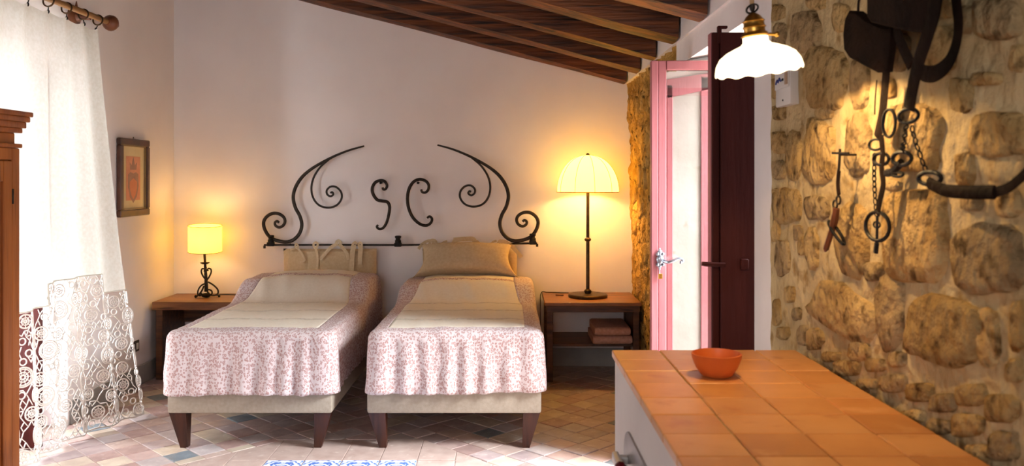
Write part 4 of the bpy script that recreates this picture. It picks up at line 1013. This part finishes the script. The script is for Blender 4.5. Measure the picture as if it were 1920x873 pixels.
pad([(1632,-70), (1632,30), (1640,42), (1680,52), (1724,61), (1746,62), (1756,30), (1764,-20), (1766,-70)], 'blinker', 0.035)
strap([(1617,-60), (1614,-15), (1610,4), (1609,22)], 0.012)
strap([(1669,50), (1664,110), (1659,165), (1654,215), (1645,258)], 0.030)
strap([(1644,150), (1641,185), (1640,215)], 0.006)
strap([(1752,-60), (1752,0), (1742,55), (1724,110), (1712,160), (1704,204)], 0.036, d=0.05)
strap([(1678,52), (1688,78), (1698,100), (1708,122)], 0.026)
strap([(1792,-60), (1793,0), (1797,45), (1792,85), (1778,118), (1755,137), (1735,138), (1723,131)], 0.026)
strap([(1652,255), (1655,285), (1653,315), (1656,345), (1650,375), (1645,402)], 0.020)
strap([(1741,342), (1770,356), (1810,360), (1866,360)], 0.019, d=0.01, th=0.45); strap([(1866,360), (1890,352), (1915,332), (1940,306)], 0.014, d=0.01)
strap([(1690,303), (1682,314), (1672,322), (1662,324)], 0.014, 'bit_lever', th=0.8, mat='iron_black')
strap([(1662,324), (1680,326)], 0.008, 'bit_lever', th=0.8, mat='iron_black')
strap([(1644,455), (1642,474)], 0.010, 'bit_lever', th=0.8, mat='iron_black'); strap([(1645,404), (1644,455)], 0.005, 'bit_lever', th=1, mat='iron_black')
def hring(x, y, rx, ry, th, d=0):
    c = hw(x, y, d); a = hw(x+rx, y, d)-c; b = hw(x, y-ry, d)-c
    m = MB(); m.ring(c, (0.25,-1,0), (0,0,1), a.length, b.length, th, 20, 6); m.build('ring', M['iron_black'], hn)
hring(1667,231,8,26,0.0035); hring(1642,271,8.5,10,0.003); hring(1652,298,9.5,11,0.004); hring(1691,297,12,12.5,0.0045); hring(1683,327,7,4,0.003)
hring(1645,424,15,27,0.0045); hring(1703,217,13,13,0.0035, 0.05); hring(1743,334,15,12,0.0045, 0.01); hring(1644,421,4,6,0.002)
def chain(pts, nm='chain', r=0.0055):
    c = spline([hw(x, y, d) for x, y, d in pts], 8); m = MB(); acc = 0; k = 0; last = c[0]; step = r*2.1
    for p, q in zip(c, c[1:]):
        acc += (q-p).length
        if acc >= step:
            acc = 0; t = (q-p).normalized(); a = t.orthogonal().normalized(); a = Matrix.Rotation(PI/2*(k % 2)+0.5, 3, t) @ a; k += 1
            m.ring(q, t, a, r*1.45, r*0.85, r*0.30, 10, 4)
    o = m.build(nm, M['iron_black'], hn); o['kind'] = 'stuff'
chain([(1640,282,0), (1639,320,0), (1640,360,0), (1643,402,0)]); chain([(1700,230,0.05), (1696,258,0.03), (1692,285,0)]); chain([(1708,230,0.05), (1718,270,0.03), (1736,320,0.01)])
# hook hanging on its own nail
tl_ = thing('iron_hook_tool', 'small rusty iron and leather hook hanging from a nail on the stone wall', 'tool', hw(1547, 472))
def tstr(pts, rr, nm, mt='iron', n=6):
    q = MB(); q.tube(spline([hw(x, y) for x, y in pts], 5), rr, n); q.build(nm, M[mt], tl_)
tstr([(1561,287), (1591,287)], 0.003, 'cross_pin'); 
q = MB(); q.tube([hw(1576,290), hw(1576,290)+Vector((0.09,0,0))], 0.003, 6); q.build('nail', M['iron'], tl_)
tstr([(1575,279), (1574,300), (1572,325)], 0.0035, 'shank'); 
q = MB(); q.tube(spline([hw(1573,320), hw(1571,345), hw(1573,365)], 5), 0.011, 6, flat=((1,0,0), 0.3)); q.build('strap', M['leather'], tl_)
for (x, y) in ((1572,375), (1566,383)):
    q = MB(); q.ring(hw(x, y), (0.2,-1,0), (0,0,1), 0.009, 0.010, 0.0028, 14, 6); q.build('link', M['iron'], tl_)
tstr([(1568,390), (1566,405), (1560,430), (1547,471)], [0.009]*5+[0.010]*5+[0.008]*5+[0.003], 'blade', 'rosette')
q = MB(); a, b = hw(1556,415), hw(1581,457); dd = (b-a).normalized(); q.ring((a+b)/2, dd, (0.5,-0.7,-0.3), (b-a).length/2, 0.013, 0.0045, 20, 6); q.build('loop', M['iron_black'], tl_)
